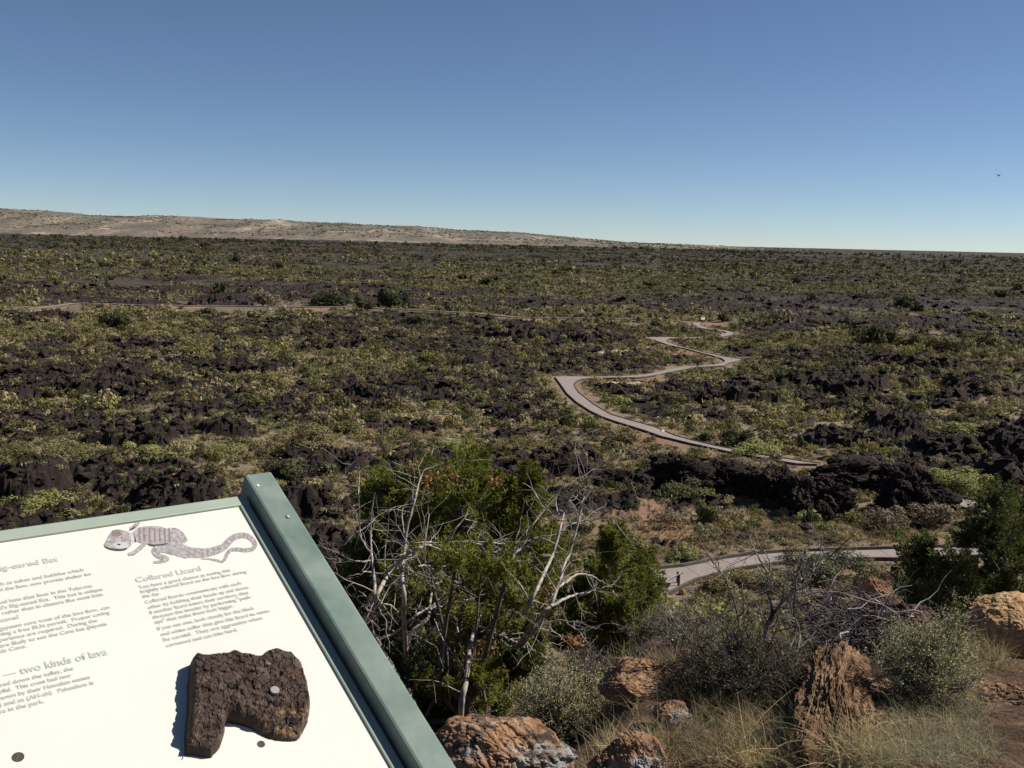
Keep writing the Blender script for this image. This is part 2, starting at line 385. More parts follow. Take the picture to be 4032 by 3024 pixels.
def stone(name, stops, lichen=None, scale=6, bscale=14, bstr=0.8, bdist=0.03, lth=(0.60, 0.66), pits=0.0):
    m, nt, b = mat(name); co = obj_co(nt)
    c = ramp(nt, noise(nt, scale, 8, 0.65, co), stops)
    h = noise(nt, bscale, 10, 0.7, co)
    c = mix(nt, 1.0, c, ramp(nt, noise(nt, bscale*2.2, 6, 0.7, co), [(0.25, (0.45, 0.45, 0.45)), (0.6, (1.15, 1.15, 1.15))]), 'MULTIPLY')
    if lichen:
        for i, lc in enumerate(lichen):
            f = ramp(nt, noise(nt, scale*(1.6+i*0.8), 9, 0.75, co), [(lth[0]-0.05*i, (0, 0, 0)), (lth[1]-0.05*i, (1, 1, 1))])
            if i: 
                mp = nt.nodes.new('ShaderNodeMapping'); mp.inputs['Location'].default_value = (7*i, 3, 5)
                nt.links.new(co, mp.inputs[0]); f = ramp(nt, noise(nt, scale*2.1, 9, 0.75, mp.outputs[0]), [(lth[0], (0, 0, 0)), (lth[1], (1, 1, 1))])
            c = mix(nt, f, c, lc)
    nt.links.new(c, b.inputs['Base Color']); b.inputs['Roughness'].default_value = 0.92
    if pits:
        v = voro(nt, bscale*1.5, co); hh = ramp(nt, v.outputs['Distance'], [(0.1, (0, 0, 0)), (0.45, (1, 1, 1))])
        h = math_(nt, 'ADD', h, math_(nt, 'MULTIPLY', hh, pits))
    bump(nt, b, h, bstr, bdist)
    return m

# ground
MG, nt, b = mat('ground_soil_and_lava'); gp = geo_pos(nt)
n1 = noise(nt, 1.3, 8, 0.65, gp); n2 = noise(nt, 9, 6, 0.7, gp); n3 = noise(nt, 0.08, 5, 0.6, gp); n4 = noise(nt, 45, 4, 0.7, gp)
soilc = ramp(nt, n1, [(0.3, (0.12, 0.09, 0.06)), (0.5, (0.21, 0.165, 0.11)), (0.68, (0.30, 0.245, 0.165))])
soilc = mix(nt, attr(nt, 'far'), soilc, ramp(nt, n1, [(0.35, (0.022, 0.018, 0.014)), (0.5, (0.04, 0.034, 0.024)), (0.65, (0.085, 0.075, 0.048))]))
lavac = ramp(nt, n1, [(0.25, (0.011, 0.0075, 0.0065)), (0.5, (0.024, 0.0165, 0.014)), (0.75, (0.052, 0.037, 0.031))])
redc = ramp(nt, n2, [(0.3, (0.17, 0.095, 0.06)), (0.7, (0.31, 0.19, 0.125))])
palec = ramp(nt, n2, [(0.3, (0.36, 0.27, 0.18)), (0.7, (0.5, 0.4, 0.28))])
nearc = ramp(nt, n2, [(0.28, (0.05, 0.028, 0.018)), (0.5, (0.11, 0.062, 0.038)), (0.62, (0.2, 0.12, 0.07)), (0.78, (0.36, 0.25, 0.16))])
nearc = mix(nt, ramp(nt, n4, [(0.62, (0, 0, 0)), (0.68, (1, 1, 1))]), nearc, (0.32, 0.2, 0.12))
c = mix(nt, attr(nt, 'lava'), soilc, lavac)
c = mix(nt, attr(nt, 'near'), c, nearc)
c = mix(nt, attr(nt, 'soil'), c, redc); c = mix(nt, attr(nt, 'pale'), c, palec)
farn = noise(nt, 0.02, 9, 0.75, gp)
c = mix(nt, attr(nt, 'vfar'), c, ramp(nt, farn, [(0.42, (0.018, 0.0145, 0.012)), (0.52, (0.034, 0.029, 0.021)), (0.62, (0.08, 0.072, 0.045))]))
nt.links.new(c, b.inputs['Base Color']); b.inputs['Roughness'].default_value = 0.95
bump(nt, b, math_(nt, 'ADD', noise(nt, 5, 9, 0.7, gp), math_(nt, 'MULTIPLY', n4, 0.25)), 0.9, 0.22)

M_PATH, nt, b = mat('concrete_path'); gp = geo_pos(nt)
pc = ramp(nt, noise(nt, 1.2, 6, 0.6, gp), [(0.3, (0.215, 0.182, 0.163)), (0.7, (0.26, 0.22, 0.197))])
pc = mix(nt, 1.0, pc, ramp(nt, noise(nt, 30, 3, 0.6, gp), [(0.3, (0.88, 0.88, 0.88)), (0.7, (1.08, 1.08, 1.08))]), 'MULTIPLY')
nt.links.new(pc, b.inputs['Base Color'])
M_JOINT = flat('path_joint', (0.13, 0.10, 0.09))
M_KERB = flat('kerb_wood', (0.10, 0.088, 0.075), var=0.35, scale=3)
M_LAVA = stone('lava_rock', [(0.3, (0.011, 0.007, 0.006)), (0.55, (0.029, 0.018, 0.015)), (0.75, (0.068, 0.042, 0.034))], None, 1.1, 4, 0.9, 0.12)
M_HILL, nt, b = mat('hill_slopes'); gp = geo_pos(nt)
mp = nt.nodes.new('ShaderNodeMapping'); mp.inputs['Scale'].default_value = (1, 0.5, 1.6); nt.links.new(gp, mp.inputs[0])
hc = ramp(nt, noise(nt, 0.006, 8, 0.62, mp.outputs[0]), [(0.3, (0.09, 0.077, 0.06)), (0.46, (0.15, 0.122, 0.097)), (0.56, (0.18, 0.147, 0.115)), (0.63, (0.34, 0.28, 0.205))])
hc = mix(nt, ramp(nt, noise(nt, 0.055, 6, 0.7, gp), [(0.51, (0, 0, 0)), (0.58, (0.85, 0.85, 0.85))]), hc, (0.06, 0.06, 0.042))
hc = mix(nt, ramp(nt, noise(nt, 0.0028, 5, 0.6, mp.outputs[0]), [(0.5, (0, 0, 0)), (0.62, (0.6, 0.6, 0.6))]), hc, (0.11, 0.105, 0.078))
nt.links.new(hc, b.inputs['Base Color']); b.inputs['Roughness'].default_value = 1.0

SCRUB = [(0.0, (0.208, 0.184, 0.080)), (0.10, (0.297, 0.242, 0.126)), (0.18, (0.099, 0.102, 0.038)), (0.27, (0.238, 0.213, 0.097)), (0.35, (0.065, 0.070, 0.027)), (0.43, (0.168, 0.131, 0.080)),
         (0.50, (0.327, 0.272, 0.143)), (0.57, (0.119, 0.112, 0.046)), (0.65, (0.055, 0.063, 0.025)), (0.72, (0.228, 0.218, 0.118)), (0.80, (0.376, 0.320, 0.176)), (0.86, (0.089, 0.082, 0.050)), (0.93, (0.238, 0.242, 0.071))]
M_SCRUB = leafy('scrub_leaves', SCRUB)
M_FARS = leafy('far_scrub', [(0, (0.087, 0.082, 0.037)), (.2, (0.131, 0.114, 0.055)), (.4, (0.061, 0.061, 0.029)), (.6, (0.165, 0.139, 0.069)), (.8, (0.079, 0.065, 0.041))], nscale=.3)
M_GRASS = leafy('straw_grass', [(0, (0.360, 0.287, 0.161)), (0.25, (0.456, 0.368, 0.218)), (0.5, (0.288, 0.241, 0.138)), (0.75, (0.408, 0.322, 0.196)), (0.9, (0.264, 0.253, 0.127))])
M_YUCCA = leafy('yucca_blades', [(0, (0.12, 0.16, 0.055)), (0.35, (0.19, 0.21, 0.075)), (0.6, (0.08, 0.13, 0.06)), (0.8, (0.3, 0.27, 0.1))])
M_DEADBLADE = leafy('dead_blades', [(0, (0.42, 0.34, 0.17)), (0.5, (0.34, 0.27, 0.15))])
M_CACTUS = leafy('cactus_pads', [(0, (0.25, 0.28, 0.13)), (0.5, (0.17, 0.22, 0.09))], transl=0)
M_GREEN = leafy('dark_tree_leaves', [(0, (0.061, 0.067, 0.026)), (0.35, (0.044, 0.052, 0.024)), (0.7, (0.077, 0.074, 0.035))])
M_OLIVE = leafy('olive_leaves', [(0, (0.142, 0.136, 0.060)), (0.4, (0.185, 0.161, 0.078)), (0.7, (0.121, 0.123, 0.066))])
M_LIME = leafy('yellow_green_leaves', [(0, (0.213, 0.237, 0.074)), (0.5, (0.256, 0.268, 0.098))])
M_BROWN = leafy('brown_twig_haze', [(0, (0.195, 0.156, 0.108)), (0.5, (0.234, 0.188, 0.132))])
M_JUN = leafy('juniper_foliage', [(0, (0.168, 0.188, 0.035)), (0.3, (0.217, 0.225, 0.044)), (0.6, (0.119, 0.144, 0.031)), (0.85, (0.182, 0.194, 0.040))], const=False, nscale=9, transl=0.3)
M_JUND = leafy('dark_juniper_foliage', [(0, (0.091, 0.110, 0.035)), (0.3, (0.124, 0.142, 0.042)), (0.6, (0.065, 0.084, 0.029)), (0.85, (0.104, 0.120, 0.040))], const=False, nscale=9, transl=0.25)
M_RUST = leafy('rusty_dead_foliage', [(0, (0.32, 0.17, 0.065)), (0.4, (0.40, 0.25, 0.11)), (0.8, (0.22, 0.11, 0.06))])
M_SALT = leafy('saltbush_leaves', [(0, (0.431, 0.410, 0.213)), (0.35, (0.526, 0.492, 0.284)), (0.7, (0.351, 0.356, 0.170))], nscale=20)
M_BARK = stone('juniper_bark', [(0.3, (0.07, 0.055, 0.048)), (0.7, (0.15, 0.12, 0.105))], None, 12, 40, 0.8, 0.006)
def grey_wood(name, dark, light):
    m, nt, b = mat(name); co = geo_pos(nt)
    mp = nt.nodes.new('ShaderNodeMapping'); mp.inputs['Scale'].default_value = (1, 1, 0.25); nt.links.new(co, mp.inputs[0])
    c = ramp(nt, noise(nt, 14, 7, 0.7, mp.outputs[0]), [(0.35, dark), (0.55, light)])
    nt.links.new(c, b.inputs['Base Color']); bump(nt, b, noise(nt, 60, 5, 0.7, mp.outputs[0]), 0.6, 0.004); return m
M_SNAG = grey_wood('bleached_dead_wood', (0.12, 0.10, 0.088), (0.37, 0.33, 0.295))
M_TWIG = grey_wood('grey_brown_twigs', (0.045, 0.036, 0.032), (0.19, 0.16, 0.14))
M_DARKTWIG = grey_wood('dark_dead_twigs', (0.018, 0.014, 0.016), (0.085, 0.068, 0.072))

# ------------------------------------------------------------------ ground mesh (polar sheet round the viewer)
azf = np.radians(np.arange(-36, 36.01, 0.066)); 
azc = np.radians(np.concatenate([np.arange(-180, -36, 4.0), np.arange(40, 180, 4.0)]))
az = np.sort(np.concatenate([azf, azc])); na = len(az)
rr = [1.0]
while rr[-1] < 22000:
    r = rr[-1]
    st = 0.0042 if r < 420 else (0.007 if r < 2500 else 0.02)
    if r < 8: st = 0.006
    rr.append(r*(1+st))
rr = np.array(rr); nr = len(rr)
X = rr[:, None]*np.sin(az)[None, :]; Y = rr[:, None]*np.cos(az)[None, :]
z, lava, soil, pale, pd, lm = ground(X.ravel(), Y.ravel())
rflat = np.repeat(rr, na)
Zg = z.reshape(nr, na); sl_ = np.abs(np.gradient(Zg, axis=0)/np.gradient(rr)[:, None]); sl2 = np.abs(np.gradient(Zg, axis=1)/(rr[:, None]*np.gradient(az)[None, :]))
steep = sstep(.5, .9, np.maximum(sl_, sl2).ravel())*(rflat > 50)*(rflat < 1500)*(pd > 2.5)
lava = np.maximum(lava, steep*(1-soil)*(1-pale))
V = np.column_stack([X.ravel(), Y.ravel(), z]); V = np.vstack([V, [[0, 0, 15.38]]])
i = np.arange(nr-1)[:, None]*na; j = np.arange(na)[None, :]; j2 = (j+1) % na
Q = np.stack([i+j, i+na+j, i+na+j2, i+j2], -1).reshape(-1, 4)
T = np.stack([np.full(na, nr*na), np.arange(na), (np.arange(na)+1) % na], -1)
ap = lambda v, e=0.0: np.append(v, e)
near = 1-sstep(7, 14, rflat)
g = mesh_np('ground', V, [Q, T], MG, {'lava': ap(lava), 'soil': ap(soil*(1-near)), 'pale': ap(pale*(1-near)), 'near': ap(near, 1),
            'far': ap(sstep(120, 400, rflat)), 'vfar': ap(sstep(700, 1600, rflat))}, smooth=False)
tag(g, kind='structure'); del V, Q

# ------------------------------------------------------------------ hills on the horizon
SIL = [(-600,800),(-300,806),(0,818),(146,826),(253,834),(348,845),(500,848),(633,850),(800,854),(950,861),(1076,865),(1250,873),(1400,881),(1653,889),(1780,902),(2033,912),(2223,929),(2476,951),(2650,958),(2800,964),(2853,965.5),(2900,971),(3000,975),(3198,981)]
hv = []; HDIST = 5200.
xs = np.arange(-600, 3199, 4.0); sil = np.interp(xs, [s[0] for s in SIL], [s[1] for s in SIL])
K = 26; NX = len(xs); W_ = np.zeros((K, NX, 3))
for k in range(K):
    t = k/(K-1)
    dist = HDIST-1500*(1-t)+0*xs
    d = np.array([ray(a, b) for a, b in zip(xs, sil)])
    top = CAM+d*(HDIST/d[:, 1])[:, None]
    px = d[:, 0]/d[:, 1]*dist; py = dist
    prof = 1-(1-t)**1.5*0.999
    gul = (fbm(px/160, py/420+3, 201, 4, .6)-.5)*52*np.sin(t*np.pi)**0.8*np.clip(top[:, 2]/90, .1, 1)
    W_[k, :, 0] = px; W_[k, :, 1] = py; W_[k, :, 2] = np.maximum(top[:, 2], 0)*prof+gul-3+(fbm(px/18, py/30, 205, 3)-.5)*1.5*t
back = W_[-1].copy(); back[:, 1] += 900; back[:, 2] = -5
Wf = np.concatenate([W_, back[None]], 0); K2 = K+1
i = np.arange(K2-1)[:, None]*NX; j = np.arange(NX-1)[None, :]
hq = np.stack([i+j, i+j+1, i+NX+j+1, i+NX+j], -1).reshape(-1, 4)
h = mesh_np('hills', Wf.reshape(-1, 3), hq, M_HILL, smooth=True); tag(h, kind='structure')

# ------------------------------------------------------------------ paths with kerbs
def slab(name, A, B, z, skirt=0.5):
    A = A.copy(); B = B.copy(); A[:, 2] = z; B[:, 2] = z
    poly = [Vector(p) for p in A]+[Vector(p) for p in B[::-1]]
    tr = tessellate_polygon([poly]); P = np.array([list(p) for p in poly])
    tr = np.array(tr)
    # make all faces look up
    a, b_, c_ = P[tr[:, 0]], P[tr[:, 1]], P[tr[:, 2]]; nz = np.cross(b_-a, c_-a)[:, 2]
    tr[nz < 0] = tr[nz < 0][:, ::-1]
    n = len(P); low = P.copy(); low[:, 2] -= skirt
    q = np.array([[k, (k+1) % n, n+(k+1) % n, n+k] for k in range(n)])
    o = mesh_np(name, np.vstack([P, low]), [tr, q], M_PATH); tag(o, kind='structure'); return o
def kerb(pl, z, side, parent, w=0.10, h=0.12, lower=0.42):
    p = densify(pl, 0.8); p[:, 2] = 0; t = np.gradient(p, axis=0); t /= np.linalg.norm(t, axis=1)[:, None]+1e-9
    nrm = np.column_stack([-t[:, 1], t[:, 0], 0*t[:, 0]])*side
    o0 = p.copy(); o1 = p+nrm*w
    rows = [np.column_stack([o0[:, :2], np.full(len(p), z-lower)]), np.column_stack([o0[:, :2], np.full(len(p), z+h)]),
            np.column_stack([o1[:, :2], np.full(len(p), z+h)]), np.column_stack([o1[:, :2], np.full(len(p), z-lower)])]
    V = np.stack(rows, 1).reshape(-1, 3); i = np.arange(len(p)-1)[:, None]*4; j = np.arange(4)[None, :]
    q = np.stack([i+j, i+(j+1) % 4, i+4+(j+1) % 4, i+4+j], -1).reshape(-1, 4)
    o = mesh_np('kerb', V, q, M_KERB, parent=parent); return o
p1 = slab('path', A3, B3, ZP, 0.5)
kerb(A3, ZP, -1, p1, w=.06, h=0.02, lower=0.5); kerb(B3, ZP, 1, p1, w=.06, h=0.07, lower=0.4)
p2 = slab('path', NA3, NB3, NZ)
kerb(NA3, NZ, 1, p2, 0.14, 0.17); kerb(NB3, NZ, -1, p2, 0.12, 0.04)
p3 = slab('path', SA3, SB3, SZ, 1.0); kerb(SA3, SZ, 1, p3, 0.12, 0.15); kerb(SB3, SZ, -1, p3, 0.12, 0.02, 1.0)
t = np.gradient(fc, axis=0); t /= np.linalg.norm(t, axis=1)[:, None]; nn = np.column_stack([-t[:, 1], t[:, 0], 0*t[:, 0]])
p4 = slab('path', fc-nn*0.9, fc+nn*0.9, FZ, 0.7); kerb(fc-nn*0.9, FZ, 1, p4, 0.12, 0.04, 0.5)
# joints across the near path
jm = MB()
for (a, b) in (((3465,2163),(3515,2198)),((2900,2193),(2955,2229)),((2700,2230),(2765,2274)),((3080,2174),(3130,2205)),((2600,2243),(2655,2290)),((3240,2168),(3285,2200))):
    a = plane_at(*a, NZ+0.004); b = plane_at(*b, NZ+0.004); d = (b-a)/np.linalg.norm(b-a); s = np.array([-d[1], d[0], 0])*0.02
    jm.add([a-s, b-s, b+s, a+s], Q=[[0, 1, 2, 3]])
jm.build('joint_lines', M_JOINT, p2)

# ------------------------------------------------------------------ plant templates and scattering
def rot_scale(V, n_yaw, s, sz):
    """V (k,3) -> (n,k,3)"""
    c = np.cos(n_yaw)[:, None]; s_ = np.sin(n_yaw)[:, None]
    x = V[None, :, 0]*c-V[None, :, 1]*s_; y = V[None, :, 0]*s_+V[None, :, 1]*c; z = np.broadcast_to(V[None, :, 2], x.shape)
    return np.stack([x*s[:, None], y*s[:, None], z*sz[:, None]], -1)
def tpl_shrub(n, size, seed, clumps=7, flat_=0.75):
    """many leaf triangles in a clumped dome of radius 1, height ~1"""
    r = np.random.default_rng(seed); C = []
    cl = r.normal(size=(clumps, 3))*np.array([.42, .42, .25]); cl[:, 2] = np.abs(cl[:, 2])+0.32
    w = r.uniform(0.28, 0.5, clumps)
    k = r.integers(0, clumps, n); d = r.normal(size=(n, 3)); d /= np.linalg.norm(d, axis=1)[:, None]
    rad = r.uniform(0.55, 1.0, n)**0.6
    C = cl[k]+d*(w[k]*rad)[:, None]; C[:, 2] = np.maximum(C[:, 2]*flat_*1.1, 0.02)
    nn = d+r.normal(size=(n, 3))*.42+np.array([0, 0, .25]); nn /= np.linalg.norm(nn, axis=1)[:, None]
    e = np.cross(nn, r.normal(size=(n, 3))); e /= np.linalg.norm(e, axis=1)[:, None]; f = np.cross(nn, e); s = size*r.uniform(.6, 1.3, n)[:, None]
    V = np.stack([C-e*s*.5-f*s*.3, C+e*s*.5-f*s*.3, C+f*s*.75], 1).reshape(-1, 3)
    V[:, 2] = np.maximum(V[:, 2], -0.03)
    return V, np.arange(3*n).reshape(-1, 3)
def tpl_tuft(n, seed, w=0.05, lean=0.7):
    r = np.random.default_rng(seed); a = r.uniform(0, 2*np.pi, n); t = r.uniform(0.05, lean, n)
    d = np.stack([np.cos(a)*t, np.sin(a)*t, np.sqrt(np.maximum(1-t*t, .05))], -1); L = r.uniform(0.6, 1.05, n)
    b = np.stack([np.cos(a), np.sin(a), 0*a], -1)*r.uniform(0, .16, n)[:, None]
    s = np.stack([-np.sin(a), np.cos(a), 0*a], -1)*w
    V = np.stack([b-s, b+s, b+d*L[:, None]], 1).reshape(-1, 3)
    return V, np.arange(3*n).reshape(-1, 3)
def tpl_rosette(n, seed, w=0.035):
    r = np.random.default_rng(seed); a = np.arange(n)*2.39996; t = np.linspace(0.15, 1.0, n)
    el = (1-t)*1.35+0.12; d = np.stack([np.cos(a)*np.cos(el), np.sin(a)*np.cos(el), np.sin(el)], -1)
    L = r.uniform(.8, 1.05, n); s = np.stack([-np.sin(a), np.cos(a), 0*a], -1)*w; b = d*0.06+np.array([0, 0, .12])
    V = np.stack([b-s, b+s, b+d*L[:, None]], 1).reshape(-1, 3)
    return V, np.arange(3*n).reshape(-1, 3)
def tpl_pads(seed):
    r = np.random.default_rng(seed); mb = []; T = []; n = 0
    for k in range(9):
        c = np.array([*r.uniform(-.5, .5, 2), r.uniform(.15, .8)]); a = r.uniform(0, np.pi); u = np.array([math.cos(a), math.sin(a), 0]); v = np.array([0.2*math.sin(a), .2, 1.]); nn = np.cross(u, v)*0.04
        th = np.linspace(0, 2*np.pi, 7)[:-1]
        ring = c+(u[None]*np.cos(th)[:, None]*.18+v[None]*np.sin(th)[:, None]*.24)
        V = np.vstack([ring, [c+nn], [c-nn]]); mb.append(V)
        for i in range(6): T += [[n+i, n+(i+1) % 6, n+6], [n+(i+1) % 6, n+i, n+7]]
        n += 8
    return np.vstack(mb), np.array(T)
def polar_scatter(n, r0, r1, azlim=33, power=1.0):
    u = rng.random(n); r = np.sqrt(r0*r0+(r1*r1-r0*r0)*u); a = np.radians(rng.uniform(-azlim, azlim, n))
    return r*np.sin(a), r*np.cos(a)
def merged(name, tpls, x, y, z, s, sz, rnd, mat_, k, mb=None, done=True):
    """one object holding every copy"""
    mb = mb or MB(); which = rng.integers(0, len(tpls), len(x))
    for t, (V, T) in enumerate(tpls):
        m = which == t
        if not m.any(): continue
        n = m.sum(); P = rot_scale(V, rng.uniform(0, 6.28, n), s[m], sz[m])+np.stack([x[m], y[m], z[m]], -1)[:, None, :]
        TT = (T[None]+np.arange(n)[:, None, None]*len(V)).reshape(-1, 3)
        mb.add(P.reshape(-1, 3), T=TT, a=np.repeat(rnd[m], len(V)))
    return mb.build(name, mat_) if done else mb
def proto_meshes(name, tpls, mat_):
    out = []
    for V, T in tpls:
        o = mesh_np(name, V, [T], mat_, {'rnd': np.zeros(len(V))}); out.append(o.data); COL.objects.unlink(o); bpy.data.objects.remove(o)
    return out
def individuals(name, meshes, x, y, z, s, sz, label, cat, group):
    for i in range(len(x)):
        o = bpy.data.objects.new(name, meshes[i % len(meshes)]); o.location = (x[i], y[i], z[i])
        o.rotation_euler = (0, 0, rng.uniform(0, 6.28)); o.scale = (s[i], s[i], sz[i]); COL.objects.link(o)
        tag(o, label, cat, group)
def keep(x, y, lava_p=0.10, patch=None, pmin=0.75):
    z, lava, soil, pale, pd, lm = ground(x, y, True)
    r = np.hypot(x, y); pr = 1-lava*(1-lava_p); pr = pr*np.where(soil > .4, 0.15, 1)*np.where(pale > .4, 0.12, 1)
    k = (rng.random(len(x)) < pr) & (pd > pmin) & (r > 8)
    return k, z
# --- explicit bushes and trees of the plain: kind, x centre, y foot, width px, height px
BUSH = [('tree',1294,1204,105,67),('tree',1538,1210,104,77),('tree',1444,1224,62,62),('bare',1027,1207,95,74),('tree',440,1295,90,71),('tree',1917,1125,66,41),
 ('tree',3446,1370,115,96),('tree',3441,1185,72,43),('tree',3572,1218,62,53),('tree',3620,1228,36,40),('olive',3730,1390,135,62),('olive',3608,1377,92,55),('olive',3905,1364,112,62),
 ('bare',3061,1278,64,67),('tree',3785,1158,50,33),('tree',3943,1178,46,33),('tree',4018,1155,50,38),('tree',3214,1298,44,38),('tree',3333,1291,40,38),('tree',2850,1272,40,36),
 ('tree',411,1060,60,30),('tree',573,1054,60,32),('tree',46,1050,60,28),('tree',932,1035,30,30),('tree',1230,1050,46,22),('tree',2230,1075,38,24),('tree',3130,1120,50,26),('tree',760,1085,40,24),
 ('olive',1215,1822,230,140),('olive',145,1882,265,112),('olive',592,1870,88,88),('olive',1183,1905,170,80),('olive',184,1560,76,52),('olive',772,1490,60,38),('lime',140,2085,215,105),
 ('brown',3503,2098,150,84),('brown',3700,2092,160,98),('lime',3807,1975,200,105),('lime',3200,2062,70,58),('olive',3283,2295,215,130),('lime',2700,2220,66,60),('olive',2800,2068,72,74),
 ('lime',2990,1808,135,62),('tree',2918,1768,100,76),('brown',3060,1826,80,34),('olive',2788,1746,78,42),('olive',2470,1745,100,52),('olive',2380,1745,96,44),('olive',2690,1970,120,80),
 ('brown',2950,1880,120,62),('brown',2500,1790,110,44),('olive',3420,1960,0,0),('brown',2880,2075,110,66),('olive',2530,2200,110,70),('brown',2650,2080,140,60),('olive',2450,2130,110,62),
 ('lime',3990,2040,110,90),('olive',3120,2220,0,0),('olive',2950,2330,170,76),('olive',2830,2350,120,66),('olive',3080,2330,150,70),('brown',2750,2400,110,50),('brown',3500,2290,120,52),('lime',3320,2150,0,0),
 ('olive',1000,1600,90,44),('olive',1360,1690,110,52),('olive',860,1640,90,40),('lime',580,1840,150,70),('lime',900,1800,90,44),('olive',2040,1760,100,50),('lime',1780,1760,110,44),('olive',2560,1440,80,36),
 ('olive',2900,1505,90,48),('lime',2440,1600,110,46),('olive',2240,1640,80,36),('olive',2650,1600,110,50),('olive',3250,1430,90,40),('olive',3540,1600,110,40),('lime',3820,1700,110,50),('olive',2960,1480,80,44),
 ('olive',1650,1290,110,60),('olive',820,1240,60,32),('brown',1560,1330,90,40),('olive',250,1330,70,40),('olive',2820,1350,70,30),('olive',2130,1420,60,30),('olive',2020,1450,60,34),('tree',3470,1130,60,24),
 ('olive',2940,1440,80,30),('olive',3380,1370,70,26),('olive',3870,1250,70,26),('olive',3660,1260,60,26),('tree',3000,1130,44,20),('tree',2560,1130,36,18),('tree',2700,1100,40,18),('tree',1700,1100,34,16)]
BMAT = {'tree': M_GREEN, 'olive': M_OLIVE, 'lime': M_LIME, 'brown': M_BROWN, 'bare': M_BROWN}
BLAB = {'tree': ('dark_green_tree', 'round dark green tree', 'tree', 'dark trees scattered over the lava plain'),
        'olive': ('olive_bush', 'wide olive green bush', 'bush', 'olive bushes on the lava plain'),
        'lime': ('yellow_green_bush', 'bright yellow green bush', 'bush', 'yellow green bushes on the plain'),
        'brown': ('brown_bush', 'grey brown twiggy bush', 'bush', 'grey brown bushes on the plain'),
        'bare': ('bare_tree', 'thin grey brown half bare tree', 'tree', 'half bare trees by the far path')}
def hpos(sx, sy):
    col = 'left' if sx < 900 else 'centre left' if sx < 1800 else 'centre' if sx < 2500 else 'centre right' if sx < 3300 else 'right'
    return col
WHERE = {(1294,1204): 'largest, just above the middle of the far red bank', (1538,1210): 'right end of the far red bank, tallest of the three there', (1444,1224): 'smallest of the three in front of the far red bank',
 (1027,1207): 'beside the far white sign', (440,1295): 'alone below the far path at the left', (3061,1278): 'right of the upper white sign', (2850,1272): 'directly behind the top bend of the winding path',
 (3503,2098): 'in front of the dark cave mouth', (3700,2092): 'between the cave and the right juniper', (3807,1975): 'behind the big lava outcrop at right', (2700,2220): 'just beyond the near path kerb, beside straw grass',
 (3283,2295): 'hiding part of the near path edge', (140,2085): 'just above the top edge of the white panel at left', (2990,1808): 'hiding part of the winding path near its lower end', (1215,1822): 'largest, above the green sign post top',
 (145,1882): 'above the panel at the far left, low and very wide', (3200,2062): 'left of the dark cave mouth'}
CLOCKS = {}
centres = []
for (kd, sx, sy, w, hh) in BUSH:
    if w == 0: continue
    p = at(sx, sy); D = p@CF-CAM@CF
    wm = w/F*D*1.1; hm = hh/F*D*1.0
    z0 = float(ground(np.array([p[0]]), np.array([p[1]]))[0][0]); px = p[0]; py = p[1]+wm*0.3
    z0 = min(z0, p[2]+0.3)
    centres.append((px, py, wm*0.55))
    nm, lab, cat, grp = BLAB[kd]
    where = WHERE.get((sx, sy))
    if where is None:
        key = (kd, sx//400, sy//160)
        dist = 'close under the horizon' if sy < 1190 else 'far out on the plain' if sy < 1400 else 'halfway out' if sy < 1700 else 'near the foot of the slope'
        where = f'{dist}, {hpos(sx, sy)} of the view, about {["one", "two", "three", "four", "five", "six", "seven", "eight", "nine", "ten", "eleven"][min(10, int(sx/4032*10))]} tenths across'
    e = empty(nm, (px, py, z0), (lab+' '+where), cat, grp)
    lab_words = e['label'].split()
    if len(lab_words) > 16: e['label'] = ' '.join(lab_words[:16])
    npx = w*hh/16.0
    n = int(np.clip(npx*4, 600, 16000)); size = np.clip(1.9*D/1016, 0.05, 0.5)/max(wm/2, .2)
    if kd in ('bare', 'brown'): n = int(n*0.55)
    V, T = tpl_shrub(n, min(size, .28), int(sx), clumps=14 if npx > 300 else 8, flat_=0.92)
    zmax = V[:, 2].max(); V = V*np.array([wm/2/0.85, wm/2/0.85, hm/zmax])
    if kd in ('tree', 'bare'): V[:, 2] += hm*0.05
    mesh_np('crown', V, [T], BMAT[kd], {'rnd': rng.random()*np.ones(len(V))+np.repeat(rng.random(len(T))*0.12, 3)}, e)
    mb = MB()
    for k in range(7 if kd == 'bare' else 4):
        a = rng.uniform(0, 6.28); q = np.array([[0, 0, -0.2], [math.cos(a)*wm*.1, math.sin(a)*wm*.1, hm*.3], [math.cos(a)*wm*.3, math.sin(a)*wm*.3, hm*.8]])
        tube(mb, q, [max(0.03, wm*.02), wm*.012, wm*.006], 5)
    mb.build('trunk' if kd in ('tree', 'bare') else 'stems', M_TWIG, e)
CEN = np.array(centres)
def clear_of_bushes(x, y, f=0.8):
    ok = np.ones(len(x), bool)
    for cx, cy, r in CEN: ok &= np.hypot(x-cx, y-cy) > r*f
    return ok
